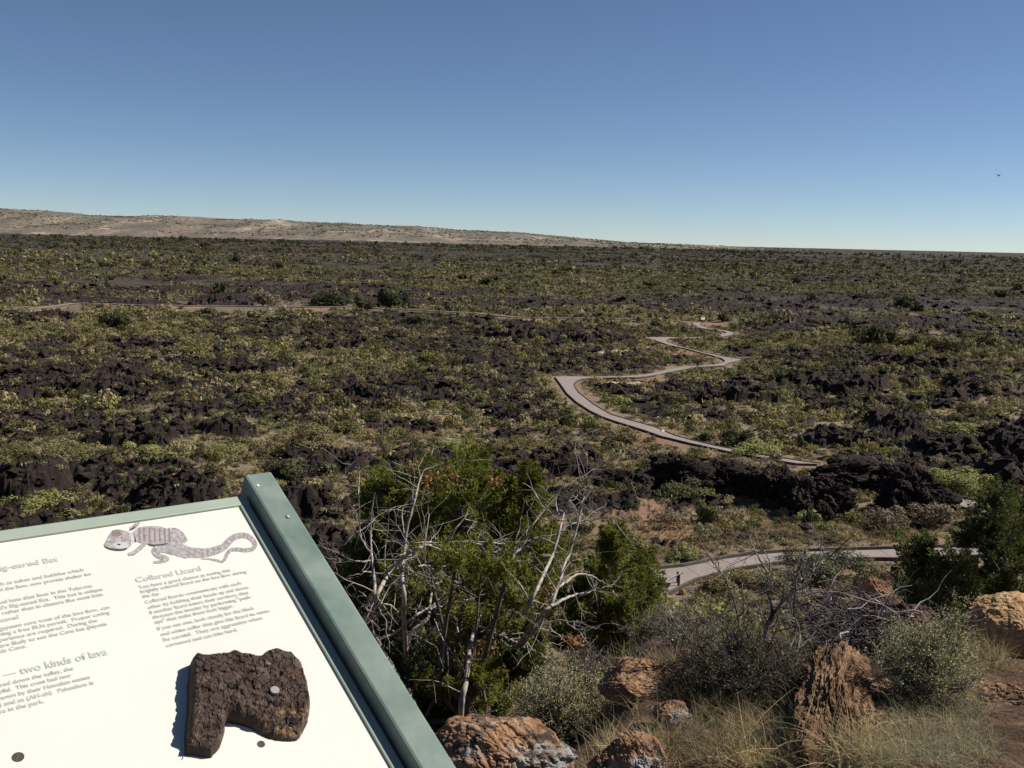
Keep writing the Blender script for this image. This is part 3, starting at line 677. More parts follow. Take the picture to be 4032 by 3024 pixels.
# --- scrub
shr_hi = [tpl_shrub(420, .14, 100+k, 8, .8) for k in range(6)]
shr_hi2 = [tpl_shrub(210, .18, 150+k, 8, .8) for k in range(6)]
shr_md2 = [tpl_shrub(60, .4, 250+k, 7, 1.0) for k in range(4)]
shr_md = [tpl_shrub(110, .24, 200+k, 7, .8) for k in range(5)]
shr_lo = [tpl_shrub(34, .42, 300+k, 6, .8) for k in range(5)]
shr_xl = [tpl_shrub(12, .75, 400+k, 5, .8) for k in range(4)]
def scrub_points(n, r0, r1, smin, smax, lava_p=0.27, pmin=0.75):
    x, y = polar_scatter(n, r0, r1); k, z = keep(x, y, lava_p, pmin=pmin); k &= clear_of_bushes(x, y)
    x, y, z = x[k], y[k], z[k]; s = np.clip((smin+smax)*.42*rng.lognormal(0, .42, len(x)), smin*.6, smax*2)
    pd = path_dist(x, y)[0]; s = np.where(pd < 5, np.minimum(s, np.maximum(0.16, (pd-.3)*.45)), s)
    # colour follows broad patches so neighbours look alike
    c = np.mod(fbm(x/14, y/14, 301, 2)*1.4+rng.normal(0, .3, len(x)), 1)
    return x, y, z, s, s*rng.uniform(.75, 1.25, len(x)), c
x, y, z, s, sz, c = scrub_points(9000, 30, 92, .2, .58)
sc = np.argsort(-(s/np.hypot(x, y)))
inv = np.degrees(np.arctan2(x, y)); vis = np.abs(inv) < 27
big = [q for q in sc if vis[q] and np.hypot(x[q], y[q]) > 45][:300]; rest = np.setdiff1d(np.arange(len(x)), big)
pm = proto_meshes('desert_shrub', shr_hi, M_SCRUB)
individuals('desert_shrub', pm, x[big], y[big], z[big]-.03, s[big], sz[big], 'knee high rounded desert shrub growing among the dark lava of the nearer plain', 'shrub', 'desert shrubs on the nearer plain')
acc = merged('', shr_hi2, x[rest], y[rest], z[rest]-.03, s[rest], sz[rest], c[rest], M_SCRUB, 0, None, False)
a1 = scrub_points(30000, 92, 210, .28, .75); a2 = scrub_points(66000, 210, 560, .4, 1.05, .12); k = (fbm(a2[0]/60, a2[1]/34, 556, 4, .6) > .405) | (a2[2] > 50); a2 = [q[k] for q in a2]
a0 = scrub_points(3000, 8, 46, .14, .34, .3); r0_ = np.hypot(a0[0], a0[1]); k = (r0_ > 11) | (rng.random(len(r0_)) < .5); a0 = [q[k] for q in a0]
for (q, tp) in ((a0, shr_md), (a1, shr_md), (a2, shr_lo)): merged('', tp, q[0], q[1], q[2]-.05, q[3], q[4], q[5], M_SCRUB, 0, acc, False)
tag(acc.build('desert_scrub', M_SCRUB), 'low grey green and tan scrub covering the lava plain', 'scrub', kind='stuff')
a3 = scrub_points(90000, 540, 2300, .9, 2.4, .25); k = (fbm(a3[0]/260, a3[1]/170, 555, 5, .65) > .485); a3 = [q[k] for q in a3]
tag(merged('distant_scrub', shr_xl, a3[0], a3[1], a3[2]-.2, a3[3], a3[4]*.7, a3[5], M_FARS, 0), 'dark olive scrub fading towards the horizon', 'scrub', kind='stuff')
a4 = scrub_points(26000, 540, 900, .6, 1.4, .2); k = fbm(a4[0]/90, a4[1]/70, 557, 4, .6) > .47; a4 = [q[k] for q in a4]
tag(merged('distant_scrub', shr_xl, a4[0], a4[1], a4[2]-.1, a4[3], a4[4], a4[5], M_SCRUB, 0), 'pale scrub of the far middle distance', 'scrub', kind='stuff')
hp_ = W_[4:25].reshape(-1, 3); hs = rng.integers(0, len(hp_), 10000); hp_ = hp_[hs]+np.column_stack([rng.uniform(-6, 6, len(hs)), rng.uniform(-6, 6, len(hs)), np.full(len(hs), -1.5)]); hk = fbm(hp_[:, 0]/300, hp_[:, 1]/200, 599, 4, .65) > .48; hp_ = hp_[hk]; s = rng.uniform(2.5, 6.5, len(hp_))
tag(merged('hillside_shrubs', shr_xl, hp_[:, 0], hp_[:, 1], hp_[:, 2], s, s*.7, rng.random(len(hp_)), M_GREEN, 0), 'dark shrubs dotting the distant hills', 'shrubs', kind='stuff')
x, y = polar_scatter(700, 120, 600); x2, y2 = polar_scatter(9000, 400, 3200); x = np.append(x, x2); y = np.append(y, y2); k = (fbm(x/200, y/90, 577, 3) > .53) & (path_dist(x, y)[0] > 4) & clear_of_bushes(x, y); x, y = x[k][:3300], y[k][:3300]; z = ground(x, y, False)[0]
r_ = np.hypot(x, y); s = rng.lognormal(0, .35, len(x))*(1.0+np.minimum(r_, 2200)/1100)
tag(merged('distant_trees', shr_md2, x, y, z-.2, s, s*rng.uniform(.9, 1.4, len(x)), rng.random(len(x)), M_GREEN, 0), 'dark green bushes and small trees dotting the far plain', 'trees', kind='stuff')
# --- straw grass tufts
tuf = [tpl_tuft(46, 500+k, .022) for k in range(5)]; tuf2 = [tpl_tuft(14, 520+k, .06) for k in range(4)]
def gp_(n, r0, r1, a, b):
    x, y = polar_scatter(n, r0, r1); k, z = keep(x, y, .05, pmin=0.5); k &= fbm(x/11, y/11, 401, 3) > .40
    x, y, z = x[k], y[k], z[k]; s = rng.uniform(a, b, len(x)); return x, y, z, s, s, rng.random(len(x))
g1 = gp_(11000, 30, 95, .2, .45); g2 = gp_(24000, 95, 230, .3, .55)
acc = merged('', tuf, g1[0], g1[1], g1[2]-.02, g1[3], g1[4], g1[5], M_GRASS, 0, None, False)
merged('', tuf2, g2[0], g2[1], g2[2]-.02, g2[3], g2[4], g2[5], M_GRASS, 0, acc, False)
# grass on the flat beyond and before the near path
gx = []; 
for (sx, sy, rad, n) in ((3300,2120,5,800),(3000,2110,5,800),(2750,2120,4,500),(3560,2110,4,260),(2600,2180,3,200),(2900,2360,4,260),(3250,2330,4,260),(2650,2420,3,200),(3000,2440,4,260)):
    p = at(sx, sy); a = rng.uniform(0, 6.28, n); r = rad*np.sqrt(rng.random(n)); gx.append(np.column_stack([p[0]+np.cos(a)*r, p[1]+np.sin(a)*r*1.0]))
gx = np.vstack(gx); gz, _, _, _, gpd, _ = ground(gx[:, 0], gx[:, 1]); m = gpd > 1.6; gx = gx[m]; gz = gz[m]
s = rng.uniform(.14, .36, len(gx)); merged('', tuf, gx[:, 0], gx[:, 1], gz-.02, s, s, rng.random(len(gx)), M_GRASS, 0, acc, False)
tag(acc.build('straw_grass', M_GRASS), 'straw coloured grass tufts between the shrubs and around the near path', 'grass', kind='stuff')
# --- yuccas / sotols
ros = [tpl_rosette(60, 600+k) for k in range(3)]
xs_, ys_ = polar_scatter(900, 52, 190); k, zz = keep(xs_, ys_, .3, pmin=2.5); k &= clear_of_bushes(xs_, ys_); xs_, ys_, zz = xs_[k], ys_[k], zz[k]
o_ = np.argsort(np.hypot(xs_, ys_))[:250]; xs_, ys_, zz = xs_[o_], ys_[o_], zz[o_]; s = rng.uniform(.35, .7, len(xs_))
pm = proto_meshes('spiky_yucca', ros, M_YUCCA)
individuals('spiky_yucca', pm, xs_, ys_, zz, s, s, 'spiky green yucca rosette growing among the low scrub of the lava plain', 'yucca', 'yuccas on the lava plain')
xs_, ys_ = polar_scatter(260, 50, 150); k, zz = keep(xs_, ys_, .6, pmin=2.5); xs_, ys_, zz = xs_[k][:140], ys_[k][:140], zz[k][:140]; s = rng.uniform(.35, .8, len(xs_))
pm = proto_meshes('prickly_pear', [tpl_pads(700+k) for k in range(3)], M_CACTUS)
individuals('prickly_pear', pm, xs_, ys_, zz-.05, s, s*.8, 'pale green prickly pear clump among the lava and scrub', 'cactus', 'prickly pears on the lava plain')
# sotols with a tall dry flower stalk
STK = [(2055,1470,73,'bare pale'),(3162,1545,70,'thin'),(3081,1590,66,'short'),(452,1756,108,'tall dark'),(669,1490,50,'thin'),(1090,1570,80,'leaning'),(1760,1300,0,''),(2020,1330,40,''),(3000,1600,0,''),(1330,1310,36,''),(560,1260,30,''),(2920,1310,34,''),(3260,1330,34,''),(3400,1240,26,'')]
SLAB = {2055: 'pale tall dry yucca stalk left of the left hairpin bend', 3162: 'thin dry yucca stalk right of the right hairpin, above the dark hollow', 3081: 'dry yucca stalk below the thin pale trail, right of centre', 452: 'tall dark yucca stalk above the white panel',
        669: 'thin yucca stalk at the right end of the big left lava mound', 1090: 'dry yucca stalk on the scrub left of centre, halfway out', 2020: 'small yucca stalk below the far path, centre', 1330: 'small yucca stalk below the far red bank, right of its middle', 560: 'small yucca stalk below the left far path', 2920: 'small yucca stalk right of the upper hairpin', 3260: 'small yucca stalk among dark bushes at right', 3400: 'smallest yucca stalk, below the right group of dark trees'}
for sx, sy, hp, _ in STK:
    if hp == 0: continue
    p = at(sx, sy); D = (p-CAM)@CF; H = hp/F*D
    z0 = float(ground(np.array([p[0]]), np.array([p[1]]))[0][0])
    e = empty('flowering_yucca', (p[0], p[1], z0), SLAB[sx], 'yucca', 'yuccas with dry flower stalks')
    mb = MB(); lx = rng.uniform(-.08, .08)*H; tube(mb, smooth_path([[0, 0, 0], [lx*.3, 0, H*.5], [lx, 0, H]]), np.linspace(.035, .02, 7), 5); tube(mb, [[lx*.8, 0, H*.72], [lx, 0, H]], [.05, .03], 5); mb.build('flower_stalk', M_DEADBLADE, e)
    V, T = tpl_rosette(70, sx); mesh_np('leaf_rosette', V*.6, [T], M_YUCCA, {'rnd': np.full(len(V), rng.random())}, e)
# close sotols and a dried one
for (sx, sy, wpx, dry, lab) in ((683,1985,62,0,'spiky green sotol just above the top edge of the panel'),(840,1915,80,0,'wide green sotol left of the green post top'),(560,1908,46,1,'dried straw coloured yucca on the lava above the panel'),
        (445,1795,62,0,'green sotol among tan scrub, upper left of the panel'),(780,1760,50,1,'bright yellow dried yucca in the middle left lava'),(430,1640,56,0,'green and yellow sotol in pale grass at left'),(370,1540,34,0,'small green yucca below the big lava mound'),
        (3270,1810,70,1,'yellow dried yucca near the lower end of the winding path'),(3195,1720,44,0,'spiky green yucca beside a flat lava slab at right'),(3320,1870,0,1,'')):
    if not wpx: continue
    p = at(sx, sy); D = (p-CAM)@CF; S_ = wpx/F*D/2; z0 = float(ground(np.array([p[0]]), np.array([p[1]]))[0][0])
    e = empty('sotol', (p[0], p[1], z0), lab, 'yucca')
    V, T = tpl_rosette(150, sx, .022); mesh_np('leaf_rosette', V*S_*1.05+np.array([0, 0, .12]), [T], M_DEADBLADE if dry else M_YUCCA, {'rnd': np.repeat(rng.random(len(T))*.3+.1, 3)}, e)
    V, T = tpl_rosette(50, sx+1, .03); V[:, 2] = V[:, 2]*-.2+.15; mesh_np('dead_skirt', V*S_, [T], M_DEADBLADE, {'rnd': np.repeat(rng.random(len(T)), 3)}, e)

# ------------------------------------------------------------------ rocks
def icos(sub):
    t = (1+5**.5)/2; V = np.array([[-1, t, 0], [1, t, 0], [-1, -t, 0], [1, -t, 0], [0, -1, t], [0, 1, t], [0, -1, -t], [0, 1, -t], [t, 0, -1], [t, 0, 1], [-t, 0, -1], [-t, 0, 1]], float)
    T = np.array([[0, 11, 5], [0, 5, 1], [0, 1, 7], [0, 7, 10], [0, 10, 11], [1, 5, 9], [5, 11, 4], [11, 10, 2], [10, 7, 6], [7, 1, 8], [3, 9, 4], [3, 4, 2], [3, 2, 6], [3, 6, 8], [3, 8, 9], [4, 9, 5], [2, 4, 11], [6, 2, 10], [8, 6, 7], [9, 8, 1]])
    V /= np.linalg.norm(V, axis=1)[:, None]
    for _ in range(sub):
        E_ = np.sort(np.vstack([T[:, [0, 1]], T[:, [1, 2]], T[:, [2, 0]]]), 1); u, inv_ = np.unique(E_, axis=0, return_inverse=True); inv_ = inv_.ravel()
        mid = V[u[:, 0]]+V[u[:, 1]]; mid /= np.linalg.norm(mid, axis=1)[:, None]; m = len(T); o = len(V)
        a, b_, c_ = inv_[:m]+o, inv_[m:2*m]+o, inv_[2*m:]+o
        T = np.vstack([np.column_stack([T[:, 0], a, c_]), np.column_stack([T[:, 1], b_, a]), np.column_stack([T[:, 2], c_, b_]), np.column_stack([a, b_, c_])]); V = np.vstack([V, mid])
    return V, T
ICO = {k: icos(k) for k in (2, 3, 4, 5, 6)}
def vn3(P, s, sd):
    q = P*s; i = np.floor(q); f = q-i; f = f*f*(3-2*f); out = 0
    for dx in (0, 1):
        for dy in (0, 1):
            for dz in (0, 1):
                w = (f[:, 0] if dx else 1-f[:, 0])*(f[:, 1] if dy else 1-f[:, 1])*(f[:, 2] if dz else 1-f[:, 2])
                out = out+w*_h(i[:, 0]+dx+(i[:, 2]+dz)*57, i[:, 1]+dy+(i[:, 2]+dz)*131, sd)
    return out
def fb3(P, s, sd, o=4, g=.55):
    t = 0; a = 1; n = 0
    for k in range(o): t = t+a*vn3(P+k*3.7, s*2**k, sd+k); n += a; a *= g
    return t/n-.5
def rock_mesh(name, half, seed, sub=5, rough=.25, cuts=9, mat_=None, parent=None, loc=None, rz=0, pit=0.0, fine=0.03):
    V, T = ICO[sub]; V = V.copy(); r = np.random.default_rng(seed)
    for _ in range(cuts):                       # flat broken faces
        d = r.normal(size=3); d /= np.linalg.norm(d); c = r.uniform(.55, .85); k = V@d; m = k > c; V[m] -= d*(k[m]-c)[:, None]*.85
    f3 = lambda P, s, sd: fb3(P, s, sd)
    n = V/np.linalg.norm(V, axis=1)[:, None]
    V = V+n*(f3(V, 1.6, seed)*rough*2)[:, None]+n*(f3(V, 5, seed+3)*rough*.8)[:, None]+n*(f3(V, 16, seed+5)*fine*4)[:, None]
    if pit:
        e, c, _, _ = worley(V[:, 0]*5+V[:, 2]*3, V[:, 1]*5-V[:, 2]*4, seed); V -= n*(pit*np.clip(.4-e, 0, .4)*(c > .4))[:, None]
    V = V*np.array(half); c, s = math.cos(rz), math.sin(rz); V = np.column_stack([V[:, 0]*c-V[:, 1]*s, V[:, 0]*s+V[:, 1]*c, V[:, 2]])
    o = mesh_np(name, V, [T], mat_, parent=parent, smooth=(sub < 5)); 
    if loc is not None: o.location = loc
    return o
M_ORANGE = stone('orange_lichened_rock', [(0.25, (0.09, 0.045, 0.026)), (0.42, (0.27, 0.145, 0.075)), (0.56, (0.36, 0.215, 0.125)), (0.68, (0.17, 0.105, 0.07))], [(0.30, 0.295, 0.27), (0.07, 0.055, 0.045)], 5, 16, 1.0, .025, (.53, .57), .4)
M_YELLOW = stone('yellow_sandstone', [(0.3, (0.36, 0.18, 0.07)), (0.5, (0.48, 0.31, 0.15)), (0.7, (0.56, 0.41, 0.23))], [(0.25, 0.11, 0.05)], 4, 15, 1.0, .03, (.60, .68), .2)
M_RED = stone('red_brown_rock', [(0.3, (0.136, 0.069, 0.038)), (0.5, (0.272, 0.156, 0.085)), (0.7, (0.357, 0.239, 0.145))], [(0.12, 0.10, 0.09)], 6, 18, 1.0, .02, (.6, .66), .3)
M_BRNR = stone('dark_brown_rock', [(0.3, (0.045, 0.026, 0.02)), (0.55, (0.11, 0.06, 0.045)), (0.75, (0.22, 0.12, 0.07))], [(0.3, 0.28, 0.26)], 5, 18, 1.0, .02, (.66, .7), .5)
M_RIDGE = stone('rusty_pitted_rock', [(0.3, (0.048, 0.027, 0.016)), (0.48, (0.142, 0.078, 0.038)), (0.6, (0.247, 0.152, 0.080)), (0.75, (0.123, 0.069, 0.040))], [(0.3, 0.26, 0.2)], 6, 22, 1.0, .02, (.66, .7), .5)
M_PALE = stone('pale_boulder', [(0.3, (0.42, 0.33, 0.24)), (0.7, (0.62, 0.54, 0.43))], None, 4, 12, .7, .02)
def rock_px(name, sx, sy, wpx, hpx, seed, m, label, zsink=.35, depth=.8, sub=5, group=None, dist=None, cat='rock', rough=.25, pit=0., rz=0, cuts=9, fine=.03):
    p = at(sx, sy) if dist is None else at_d(sx, sy, dist)
    D = (p-CAM)@CF; w = wpx/F*D/2; h = hpx/F*D/(2-zsink*1.2)
    o = rock_mesh(name, (w, w*depth, h), seed, sub, rough, cuts, m, None, (p[0], p[1]+w*depth*.5, p[2]+h*(1-zsink)*.72), rz, pit, fine)
    return tag(o, label, cat, group)
rock_px('boulder', 1990, 3120, 620, 300, 3, M_ORANGE, 'large flat orange rock with white lichen beside the green rail', sub=6, rough=.16, pit=.12, depth=.7, fine=.022)
rock_px('rock', 1830, 2905, 150, 70, 12, M_BRNR, 'small brown stone lying on top of the large orange lichened rock', sub=4, zsink=.2)
rock_px('boulder', 2470, 3120, 330, 240, 21, M_ORANGE, 'orange and dark brown rock at the bottom edge, right of the pale saltbush', sub=6, rough=.22, pit=.12, fine=.022)
rock_px('boulder', 2510, 2740, 330, 110, 33, M_RED, 'flat pinkish red rock right of the small juniper', sub=5, depth=.9)
rock_px('rock', 2640, 2680, 150, 80, 35, M_RED, 'small orange stone behind the flat pinkish rock', sub=4)
rock_px('rock', 2640, 2860, 190, 90, 36, M_ORANGE, 'orange ledge stone left of the bare branched shrub', sub=5)
rock_px('boulder', 4040, 2610, 480, 250, 41, M_YELLOW, 'sunlit yellow orange boulder at the right edge', sub=6, rough=.14, cuts=6, depth=.9, fine=.018)
rock_px('boulder', 3560, 2560, 420, 200, 47, M_BRNR, 'dark brown mottled rock behind the tall pale green saltbush', sub=6, rough=.2, pit=.2)
ra, rb_ = at(3300, 2640), at(3270, 3090); rc_ = (ra+rb_)/2; rl_ = np.linalg.norm(ra-rb_)/2
o = rock_mesh('rock_ridge', (.13, rl_*1.12, .09), 53, 6, .22, 5, M_RIDGE, None, tuple(rc_+np.array([0, 0, .02])), math.atan2(ra[1]-rb_[1], ra[0]-rb_[0])-math.pi/2, .35, .05)
tag(o, 'long pitted rusty brown rock ridge from the bottom edge, between the two front shrubs', 'rock')
rock_px('boulder', 3330, 2660, 230, 75, 54, M_RIDGE, 'pitted brown rock at the top end of the long rusty ridge', sub=6, rough=.3, pit=.3, depth=1.1, rz=.2, cuts=4)
rock_px('boulder', 3450, 2370, 130, 100, 61, M_RED, 'orange boulder with a white patch in front of the near path', sub=5, dist=24)
rock_px('boulder', 3560, 2410, 120, 60, 63, M_RED, 'low tan rock beside the orange boulder with a white patch', sub=4, dist=22)
rock_px('rock', 2622, 2362, 30, 30, 65, M_RED, 'left of two round orange stones at the foot of the wayside sign post', sub=3)
rock_px('rock', 2688, 2348, 32, 30, 66, M_RED, 'right of two round orange stones at the foot of the wayside sign post', sub=3)
rock_px('rock', 2609, 1715, 30, 24, 67, M_PALE, 'cream coloured boulder at the kerb of the lower winding path', sub=3)
rock_px('rock', 2574, 1700, 26, 14, 68, M_RED, 'small tan stone left of the cream boulder by the winding path', sub=3)
rock_px('rock', 2516, 1522, 28, 24, 69, M_PALE, 'white boulder on the red bank under the left hairpin path', sub=3)
# pebbles on the near bare ground
mb = MB(); V, T = ICO[2]
for k in range(900):
    sx = rng.uniform(3250, 4060); sy = rng.uniform(2680, 3060); p = at(sx, sy); s_ = rng.uniform(.004, .016)
    mb.add(V*s_*np.array([1, .9, .6])*(1+rng.normal(0, .12, (len(V), 1)))+p+np.array([0, 0, .0]), T=T, a=rng.random())
tag(mb.build('gravel', M_RED), 'loose stones on the bare brown ground at lower right', 'gravel', kind='stuff')

# the big lava outcrop with the cave, built of broken blocks round a dark hollow
def outcrop(name, label, blocks, cave=None):
    sx0, sy0 = blocks[0][0], blocks[0][1]; o0 = None
    mb = MB(); base_p = at(sx0, sy0)
    for k, (sx, sy, w, h, dp) in enumerate(blocks):
        V, T = ICO[6]; r = np.random.default_rng(900+k+int(sx)); V = V.copy()
        for _ in range(14):
            d = r.normal(size=3)*np.array([1, 1, .6]); d /= np.linalg.norm(d); c = r.uniform(.5, .82); q = V@d; m = q > c; V[m] -= d*(q[m]-c)[:, None]*.9
        n = V/np.linalg.norm(V, axis=1)[:, None]
        e, c_, _, _ = worley(V[:, 0]*2.6+V[:, 2]*.4+9*k, V[:, 2]*2.6-V[:, 1]*.5, 31+k)
        V += n*(fb3(V, 2.2, 41+k, 4)*.75+(c_-.5)*.14*np.minimum(1, e*4)-.07*(e < .05)+fb3(V, 11, 43, 4, .65)*.22)[:, None]
        p = at(sx, sy); D = (p-CAM)@CF; wm = w/F*D; hm = h/F*D
        V = V*np.array([wm, dp, hm*.62])+p+np.array([0, dp*.7, hm*.36]); mb.add(V, T=T)
    o = mb.build(name, M_LAVA); return tag(o, label, 'lava outcrop')

# loose lava blocks over the flow
def tpl_block(seed, sub=2):
    V, T = ICO.get(sub) or icos(sub); V = V.copy(); r = np.random.default_rng(seed)
    for _ in range(13):
        d = r.normal(size=3); d /= np.linalg.norm(d); c = r.uniform(.3, .7); q = V@d; m = q > c; V[m] -= d*(q[m]-c)[:, None]
    V *= (1+fb3(V, 3.5, seed)*1.3)[:, None]; return V*np.array([1, r.uniform(.6, 1), r.uniform(.45, .8)]), T
ICO[1] = icos(1)
def blocks_(n, r0, r1, a_, b_, need=.6):
    x, y = polar_scatter(n, r0, r1); z, lv, so_, pa, pd_, _ = ground(x, y); k = (lv > need) & (pd_ > 2.5); x, y, z = x[k], y[k], z[k]
    s = a_+(b_-a_)*rng.random(len(x))**2.2; return x, y, z, s, s*rng.uniform(.6, 1.15, len(x)), rng.random(len(x))
t1 = [tpl_block(1000+k, 3) for k in range(5)]; t2 = [tpl_block(1100+k, 2) for k in range(6)]; t3 = [tpl_block(1200+k, 1) for k in range(5)]
q1 = blocks_(14000, 44, 100, .12, .8); q2 = blocks_(26000, 100, 230, .2, 1.2); q3 = blocks_(16000, 230, 700, .6, 2.4)
o_ = np.argsort(-q1[3]/np.hypot(q1[0], q1[1])); big = [q for q in o_ if abs(math.degrees(math.atan2(q1[0][q], q1[1][q]))) < 27][:300]; rest = np.setdiff1d(np.arange(len(q1[0])), big)
pm = proto_meshes('lava_block', t1, M_LAVA)
individuals('lava_block', pm, *[q1[k][big] for k in range(5)], 'dark brown broken lava block lying on the lava flow', 'rock', 'broken lava blocks on the flow')
acc = merged('', t2, *[np.concatenate([q1[k][rest], q2[k]]) for k in range(6)], M_LAVA, 0, None, False); merged('', t3, *q3, M_LAVA, 0, acc, False)
tag(acc.build('lava_rubble', M_LAVA), 'broken dark lava rubble covering the flow', 'rubble', kind='stuff')
outcrop('lava_outcrop', 'big dark broken lava outcrop with a cave, right of centre beyond the near path',
    [(3640,2050,170,200,2.2),(3540,1960,130,120,2.4),(3730,2060,110,120,1.8),(3290,2040,110,150,1.8),(3190,2030,130,140,1.8),(3340,1930,190,110,2.0),(3400,1900,120,90,3.0),(3070,1990,110,150,1.8),(3820,2060,60,60,1.2),(3560,2060,50,120,1.5),(3240,2060,50,70,1.2)])
outcrop('lava_outcrop', 'long low dark lava ledge left of the cave outcrop', [(2700,1950,150,130,2.0),(2850,1940,120,110,2.0),(2600,1940,110,80,2.0),(2960,1970,100,120,1.8),(2440,1930,130,70,1.8)])
outcrop('lava_outcrop', 'round black lava knob at the right edge above the juniper', [(3990,1900,75,110,1.8),(4060,1880,70,120,2.0)])
outcrop('lava_outcrop', 'rounded black lava mound at the right edge, higher up', [(3990,1790,80,110,2.5),(4070,1760,90,120,2.5),(3930,1800,60,60,2)])
outcrop('lava_outcrop', 'large blocky lava mound at the far left, halfway out', [(120,1510,110,80,4),(280,1520,120,95,4),(430,1525,120,85,4),(560,1520,90,60,3.5),(20,1520,90,70,4),(620,1500,60,40,3)])
outcrop('lava_outcrop', 'dark lava slope just above the panel at the far left', [(60,1990,170,90,1.8),(190,2010,100,60,1.5),(-60,1980,120,100,2)])
outcrop('lava_outcrop', 'small dark lava dome near the horizon right of centre', [(3185,1045,34,22,12)])

# ------------------------------------------------------------------ the sloping exhibit panel in front
PSI, TAU = R_(38.5), R_(27.75)
U = np.array([math.cos(PSI), math.sin(PSI), 0]); VV = np.array([-math.sin(PSI)*math.cos(TAU), math.cos(PSI)*math.cos(TAU), math.sin(TAU)]); NN = np.cross(U, VV)
P0 = ray(943, 1996); P0 = CAM+P0/np.linalg.norm(P0)*1.55
def pw(u, v, h=0.0): return P0+U*u+VV*v+NN*h
def puv(sx, sy, h=0.0):
    d = ray(sx, sy); t = ((P0+NN*h-CAM)@NN)/(d@NN); q = CAM+d*t-P0; return q@U, q@VV
M_WHITE, nt, b = mat('panel_face'); co = geo_pos(nt)
wc = ramp(nt, noise(nt, 7, 5, 0.6, co), [(0.35, (0.55, 0.555, 0.51)), (0.6, (0.58, 0.58, 0.525))])
wc = mix(nt, ramp(nt, noise(nt, 12, 7, 0.75, co), [(0.66, (0, 0, 0)), (0.8, (0.5, 0.5, 0.5))]), wc, (0.55, 0.49, 0.38))
nt.links.new(wc, b.inputs['Base Color']); b.inputs['Roughness'].default_value = 0.45
def paint(name, c1, c2, rough=0.5, seed=0, sc=9):
    m, nt, b = mat(name); co = geo_pos(nt)
    c = ramp(nt, noise(nt, sc, 6, 0.6, co), [(0.3, c1), (0.72, c2)])
    c = mix(nt, ramp(nt, noise(nt, 90, 4, 0.7, co), [(0.68, (0, 0, 0)), (0.78, (.5, .5, .5))]), c, (0.5, 0.52, 0.45))
    nt.links.new(c, b.inputs['Base Color']); b.inputs['Roughness'].default_value = rough
    b.inputs['Specular IOR Level'].default_value = 0.35; bump(nt, b, noise(nt, 160, 3, 0.6, co), 0.15, 0.0006); return m
M_FRAME = paint('pale_green_frame', (0.23, 0.28, 0.23), (0.30, 0.345, 0.28))
M_RAIL = paint('green_painted_metal', (0.085, 0.135, 0.115), (0.19, 0.235, 0.205), 0.42, sc=14)
M_STEEL = flat('bolt_steel', (0.26, 0.235, 0.245), 0.6, 0.0, .2, 60)
M_HOLE = flat('dark_hole', (0.06, 0.05, 0.045), .9, 0, .4, 200)
M_SCREW = flat('pale_screw', (0.72, 0.74, 0.66), .5, 0, .1, 60)
root_p = pw(-0.4, -0.3, -0.9); root_p[2] = 15.3
sign = empty('exhibit_panel', root_p, 'large white sloping exhibit panel with green frame and a lava rock bolted on', 'sign')
def fin(mb, name, m, parent=sign, smooth=False, org=None):
    o = mb.build(name, m, parent, smooth); o.data.transform(Matrix.Translation(-Vector(root_p if org is None else org))); return o
def bar(mb, u0, u1, v0, v1, h0, h1, bev=0.0012, along='v'):
    """box in panel axes with bevelled long edges"""
    if along == 'v':
        prof = [(u0, h0), (u0, h1-bev), (u0+bev*.3, h1-bev*.3), (u0+bev, h1), (u1-bev, h1), (u1-bev*.3, h1-bev*.3), (u1, h1-bev), (u1, h0)]
        a = [pw(p[0], v0, p[1]) for p in prof]; c = [pw(p[0], v1, p[1]) for p in prof]
    else:
        prof = [(v0, h0), (v0, h1-bev), (v0+bev*.3, h1-bev*.3), (v0+bev, h1), (v1-bev, h1), (v1-bev*.3, h1-bev*.3), (v1, h1-bev), (v1, h0)]
        a = [pw(u0, p[0], p[1]) for p in prof]; c = [pw(u1, p[0], p[1]) for p in prof]
    n = len(prof); Vv = a+c; q = [[k, (k+1) % n, n+(k+1) % n, n+k] for k in range(n)]
    mb.add(Vv, Q=q); mb.add(a, T=[[0, k, k+1] for k in range(1, n-1)]); mb.add(c, T=[[0, k+1, k] for k in range(1, n-1)])
UL, VB = -0.80, -0.56
mb = MB(); g_ = []
box(mb, pw((UL+0)/2, VB/2, -0.003), [U, VV, NN], (-UL/2+.004, -VB/2+.004, 0.003)); fin(mb, 'panel_board', M_WHITE)
mb = MB(); bar(mb, 0.0, 0.0155, VB-.02, 0.0, -0.014, 0.0035, .0022); bar(mb, UL-.0155, UL, VB-.02, 0.0, -0.014, 0.0035, .0022)
bar(mb, UL-.0155, 0.0155, 0.0003, 0.0205, -0.014, 0.0035, .0022, 'u'); bar(mb, UL, 0.0, VB-.02, VB, -0.014, 0.0035, .0022, 'u'); fin(mb, 'panel_frame', M_FRAME)
mb = MB(); box(mb, pw(UL/2, VB/2, -0.012), [U, VV, NN], (-UL/2, -VB/2, 0.004)); fin(mb, 'backing', M_RAIL)
for ua, ub in ((0.019, 0.0625), (UL-.0625, UL-.019)):
    mb = MB(); bar(mb, ua, ub, VB-.06, 0.0395, -0.03, 0.0245, .004); r_ = fin(mb, 'side_rail', M_RAIL)
    mb = MB(); mb2 = MB()
    c = (ua+ub)/2
    for v_ in (-0.12, -0.45):
        top = pw(c, v_, -0.03); q = np.array([top, [top[0], top[1], 15.2]]); ax = [U, np.cross([0, 0, 1.], U), [0, 0, 1.]]
        m3 = MB(); box(m3, [top[0], top[1], (top[2]+15.0)/2], ax, (.019, .03, (top[2]-15.0)/2)); fin(m3, 'post', M_RAIL)
